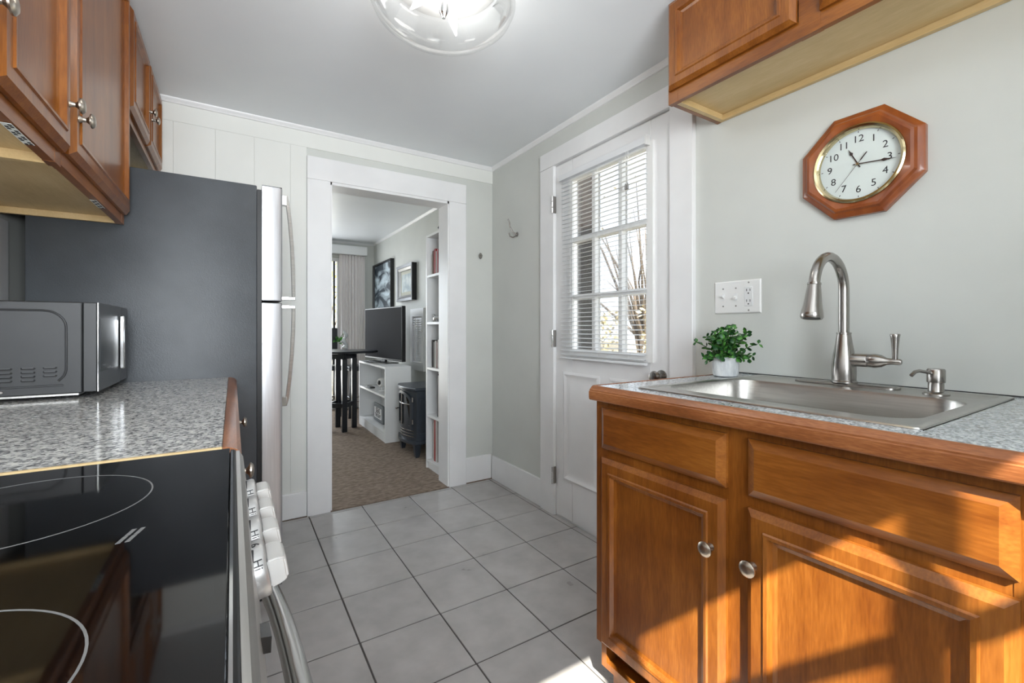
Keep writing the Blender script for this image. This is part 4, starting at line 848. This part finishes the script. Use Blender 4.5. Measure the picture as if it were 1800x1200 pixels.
loc('neck', 'black_plastic', tv, -0.05, 0.05, -0.025, 0.0, 0.008, 0.045)
loc('stand_foot', 'black', tv, -0.24, 0.24, -0.075, 0.075, 0.0005, 0.009, bev=0.002)

sg = root('desk_sign', (1.335, 4.845, 0.1005), 'small grey framed sign reading SEAS THE DAY on the bottom shelf', 'sign')
bx('frame', 'sign_grey', sg, 1.33, 1.352, 4.665, 5.025, 0.1005, 0.295, bev=0.006)
bd = bx('board', 'white_satin', sg, 1.3275, 1.3298, 4.710, 4.980, 0.140, 0.255)
text_mesh('lettering', 'SEAS', 0.075, (1.3273, 4.845, 0.222), (0, -1, 0), (0, 0, 1), 'print_dark', bd, bold=0.002)
text_mesh('lettering', 'THE DAY', 0.052, (1.3273, 4.845, 0.168), (0, -1, 0), (0, 0, 1), 'print_dark', bd, bold=0.002)
wc = root('webcam', (1.33, 4.70, 0.4545), 'round white security camera on the middle shelf of the television cabinet', 'camera')
MB().lathe([(0.032, 0), (0.032, 0.006), (0.008, 0.012), (0.008, 0.05)], (1.33, 4.70, 0.4545), (0, 0, 1), 18).build('stand', 'white_plastic', wc, smooth=True)
MB().lathe([(0.003, -0.05)] + [(0.05 * math.sin(a), -0.05 * math.cos(a)) for a in [0.3 * k for k in range(1, 8)]] + [(0.04, 0.032)], (1.33, 4.70, 0.545), (-0.9, -0.35, 0), 24).build('housing', 'white_plastic', wc, smooth=True)
MB().lathe([(0.024, 0.002), (0.024, 0.006), (0.012, 0.009)], Vector((1.33, 4.70, 0.545)) + Vector((-0.9, -0.35, 0)).normalized() * 0.031, (-0.9, -0.35, 0), 22).build('lens', 'black', wc, smooth=True)
sp = tag(MB().box(1.38, 1.46, 4.44, 4.53, 0.4545, 0.585, bev=0.008).build('speaker', 'black_plastic', smooth=True), 'small black boxy speaker behind the white round camera', 'speaker')
rm = root('remote_control', (1.30, 5.02, 0.4545), 'flat black remote control lying on the middle shelf', 'remote')
bx('case', 'black_plastic', rm, 1.275, 1.325, 4.94, 5.10, 0.4545, 0.470, bev=0.004)
for i in range(6):
    for j in range(2): bx('button', 'book_grey', rm, 1.288 + j * 0.016, 1.296 + j * 0.016, 4.955 + i * 0.022, 4.965 + i * 0.022, 0.4698, 0.4715)

# framed pictures
def picture(name, y0, y1, z0, z1, label, fw_, depth, fm, steps, art, artm, matw):
    r_ = root(name, (LXR, (y0 + y1) / 2, z0), label, 'picture')
    f = MB().frame((LXR - 0.001, y1, z0), (0, -1, 0), (0, 0, 1), (-1, 0, 0), y1 - y0, z1 - z0, [(0, 0), (0, depth), (fw_, depth * 0.96), (fw_ + 0.003, depth * 0.5)], cap=False).build('frame', fm, r_)
    if steps: MB().frame((LXR - 0.001, y1 - fw_, z0 + fw_), (0, -1, 0), (0, 0, 1), (-1, 0, 0), y1 - y0 - 2 * fw_, z1 - z0 - 2 * fw_, [(0, depth * 0.4), (0.004, depth * 0.95), (0.03, depth * 0.72), (0.034, depth * 0.4)], cap=False).build('inner_moulding', 'frame_silver', f)
    w_ = fw_ + (0.036 if steps else 0)
    if matw: bx('mat_board', 'mat_board', r_, LXR - depth * 0.42, LXR - depth * 0.40, y0 + w_ - 0.002, y1 - w_ + 0.002, z0 + w_ - 0.002, z1 - w_ + 0.002)
    bx('print', artm, r_, LXR - depth * 0.45, LXR - depth * 0.43, y0 + w_ + matw, y1 - w_ - matw, z0 + w_ + matw, z1 - w_ - matw)
    return r_
picture('seascape_picture', 5.47, 6.30, 1.28, 1.985, 'large black framed grey seascape picture above the television', 0.018, 0.045, 'frame_black', False, None, 'seascape_print', 0.0)
picture('framed_picture', 4.665, 5.20, 1.425, 1.835, 'smaller picture in a dark and silver frame with cream mat', 0.032, 0.055, 'frame_black', True, None, 'small_print', 0.035)

# pub table and stools
TC = Vector((0.92, 5.20, 0)); e1 = Vector((0.80, -0.60, 0)); e2 = Vector((0.60, 0.80, 0)); TZ = 0.872
pt = root('pub_table', (TC.x, TC.y, 0.006), 'black counter-height drop-leaf table in front of the television', 'table')
def octp(l_, w_, z_, c_=0.16): return [TC + e1 * a + e2 * b + Vector((0, 0, z_)) for a, b in ((l_, w_ - c_), (l_ - c_, w_), (-l_ + c_, w_), (-l_, w_ - c_), (-l_, -w_ + c_), (-l_ + c_, -w_), (l_ - c_, -w_), (l_, -w_ + c_))]
MB().loft([octp(0.48, 0.28, TZ - 0.028, 0.24), octp(0.50, 0.30, TZ - 0.022, 0.24), octp(0.50, 0.30, TZ - 0.004, 0.24), octp(0.492, 0.292, TZ, 0.24)]).build('top', 'pub_wood', pt)
legs = [(1.0, 5.28), (1.15, 5.16), (0.86, 5.10), (1.01, 4.98)]
for a, b in legs: MB().box(a - 0.026, a + 0.026, b - 0.026, b + 0.026, 0.006, TZ - 0.09, bev=0.003).build('leg', 'pub_wood', pt)
for (p, q) in ((0, 1), (1, 3), (3, 2), (2, 0)):
    P0, P1 = Vector((*legs[p], 0)), Vector((*legs[q], 0)); t = (P1 - P0).normalized(); s_ = Vector((-t.y, t.x, 0)) * 0.011
    for z0, z1, nm in ((TZ - 0.0885, TZ - 0.0285, 'apron'), (0.26, 0.31, 'stretcher')):
        ex = 0.026 if nm == 'apron' else -0.020
        P0_, P1_ = P0 - t * ex, P1 + t * ex
        MB().prism([P0_ + s_ + Vector((0, 0, z0)), P1_ + s_ + Vector((0, 0, z0)), P1_ - s_ + Vector((0, 0, z0)), P0_ - s_ + Vector((0, 0, z0))], (0, 0, z1 - z0)).build(nm, 'pub_wood', pt)
def stool(label, cx, cy, back):
    r_ = root('bar_stool', (cx, cy, 0.006), label, 'stool', 'stools at the counter-height table')
    bx('seat', 'leather', r_, cx - 0.18, cx + 0.18, cy - 0.17, cy + 0.17, 0.585, 0.645, bev=0.015, seg=2)
    for sx in (-1, 1):
        for sy in (-1, 1):
            MB().tube([(cx + sx * 0.17, cy + sy * 0.16, 0.006), (cx + sx * 0.145, cy + sy * 0.135, 0.586)], 0.017, 8).build('leg', 'pub_wood', r_)
    for sy in (-1, 1): MB().tube([(cx - 0.16, cy + sy * 0.152, 0.22), (cx + 0.16, cy + sy * 0.152, 0.22)], 0.011, 8).build('footrest', 'nickel', r_)
    for sx in (-1, 1): MB().tube([(cx + sx * 0.162, cy - 0.15, 0.26), (cx + sx * 0.162, cy + 0.15, 0.26)], 0.011, 8).build('stretcher', 'pub_wood', r_)
    if back:
        bx('backrest', 'leather', r_, cx - 0.18, cx + 0.18, cy + 0.135, cy + 0.17, 0.82, 1.12, bev=0.012)
        for sx in (-1, 1): MB().tube([(cx + sx * 0.13, cy + 0.15, 0.64), (cx + sx * 0.13, cy + 0.152, 0.83)], 0.013, 8).build('back_post', 'pub_wood', r_)
stool('black padded stool with a backrest by the patio door', 0.985, 6.03, True)
stool('black backless stool between the table and the drape', 1.385, 5.84, False)
vs_ = root('bud_vase', (1.08, 5.30, TZ), 'white twisted bud vase with green sprig on the dark table', 'vase')
MB().tube([(1.08 + 0.016 * math.sin(k * 1.1) * min(1, k / 2), 5.30 + 0.006 * math.cos(k * 1.1) * min(1, k / 2), TZ + 0.0155 + k * 0.020) for k in range(11)], [0.035, 0.03, 0.018, 0.022, 0.028, 0.02, 0.014, 0.022, 0.018, 0.012, 0.010], 12).build('body', 'vase_glass', vs_, smooth=True)
m = MB(); rn = random.Random(3)
for i in range(26):
    c_ = Vector((1.02 + rn.uniform(-.05, .05), 5.32 + rn.uniform(-.03, .03), TZ + 0.10 + rn.uniform(-.03, .04))); a_ = rn.uniform(0, 6.28)
    m.prism([c_ + Vector((0.02 * math.cos(a_ + k * 2.09), 0.004 * k, 0.016 * math.sin(a_ + k * 2.09))) for k in range(3)], (0.001, 0.001, 0))
m.tube([(1.075, 5.30, TZ + 0.19), (1.04, 5.31, TZ + 0.15), (1.01, 5.32, TZ + 0.10)], 0.003, 5)
m.build('sprig', 'leaf', vs_)

# ------------------------------------------------------------------ outdoors
struct(MB().box(-30, 40, -30, 45, -0.75, -0.55).build('ground', 'ground'), 'dry brown ground outside', 'ground')
pw = root('porch_wall', (2.35, 2.85, -0.55), 'dark brown boarded porch wall seen through the left panes of the back door', 'porch wall')
yb = 2.55
for i in range(6): MB().box(2.32 + 0.004 * (i % 2), 2.36, yb + i * 0.115, yb + 0.108 + i * 0.115, -0.55, 2.7).build('board', 'siding', pw)
def shrub(name, label, cat, cx, cy, h_, rad, nleaf, lm_, seed, grp, trunk=0.04, cz=0.55, leafs=0.05):
    r = random.Random(seed); t = root(name, (cx, cy, -0.55), label, cat, grp)
    m = MB()
    for i in range(26):
        a = r.uniform(0, 6.28); q = r.uniform(0.35, 1.0); L_ = [Vector((cx, cy, -0.55)), Vector((cx + 0.1 * rad * math.cos(a), cy + 0.1 * rad * math.sin(a), -0.55 + h_ * 0.25))]
        e_ = Vector((cx + rad * q * math.cos(a), cy + rad * q * math.sin(a), -0.55 + h_ * r.uniform(0.5, 1.0)))
        mid = (L_[1] + e_) / 2 + Vector((r.uniform(-.15, .15), r.uniform(-.15, .15), 0.2))
        m.tube(L_ + [mid, e_], [trunk * 0.6, trunk * 0.5, trunk * 0.28, trunk * 0.08], 5)
    m.build('branches', 'bark', t)
    m = MB(); bm = m.bm
    for i in range(nleaf):
        a = r.uniform(0, 6.28); rr_ = rad * (r.random() ** 0.45); zz = r.random()
        p = Vector((cx + rr_ * math.cos(a), cy + rr_ * math.sin(a), -0.55 + h_ * (cz * zz ** 0.8 + (1 - cz) * 0.9)))
        u = Vector((r.uniform(-1, 1), r.uniform(-1, 1), r.uniform(-1, 1))).normalized(); v = u.cross(Vector((r.uniform(-1, 1), r.uniform(-1, 1), r.uniform(-1, 1)))).normalized()
        k = leafs * r.uniform(0.6, 1.3)
        bm.faces.new([bm.verts.new(p - u * k), bm.verts.new(p + v * k * 0.5), bm.verts.new(p + u * k), bm.verts.new(p - v * k * 0.5)])
    f = m.build('foliage', lm_, t); f['kind'] = 'stuff'
    return t
shrub('shrub', 'dry tan shrub seen through the middle panes of the back door', 'shrub', 5.6, 6.9, 2.0, 1.1, 2600, 'dry_leaf', 11, 'shrubs outside the back door', cz=0.9)
shrub('shrub', 'dry tan shrub seen through the right panes of the back door', 'shrub', 6.9, 4.6, 2.15, 1.2, 2800, 'dry_leaf', 12, 'shrubs outside the back door', cz=0.9)
shrub('bare_tree', 'tall bare tree seen through the upper right panes of the back door', 'tree', 9.5, 8.3, 6.0, 2.6, 300, 'dry_leaf', 13, None, trunk=0.10)
shrub('garden_tree', 'yellow green tree outside the patio door', 'tree', 1.6, 10.2, 3.6, 1.6, 1500, 'green_leaf', 14, None, cz=0.6, leafs=0.07)
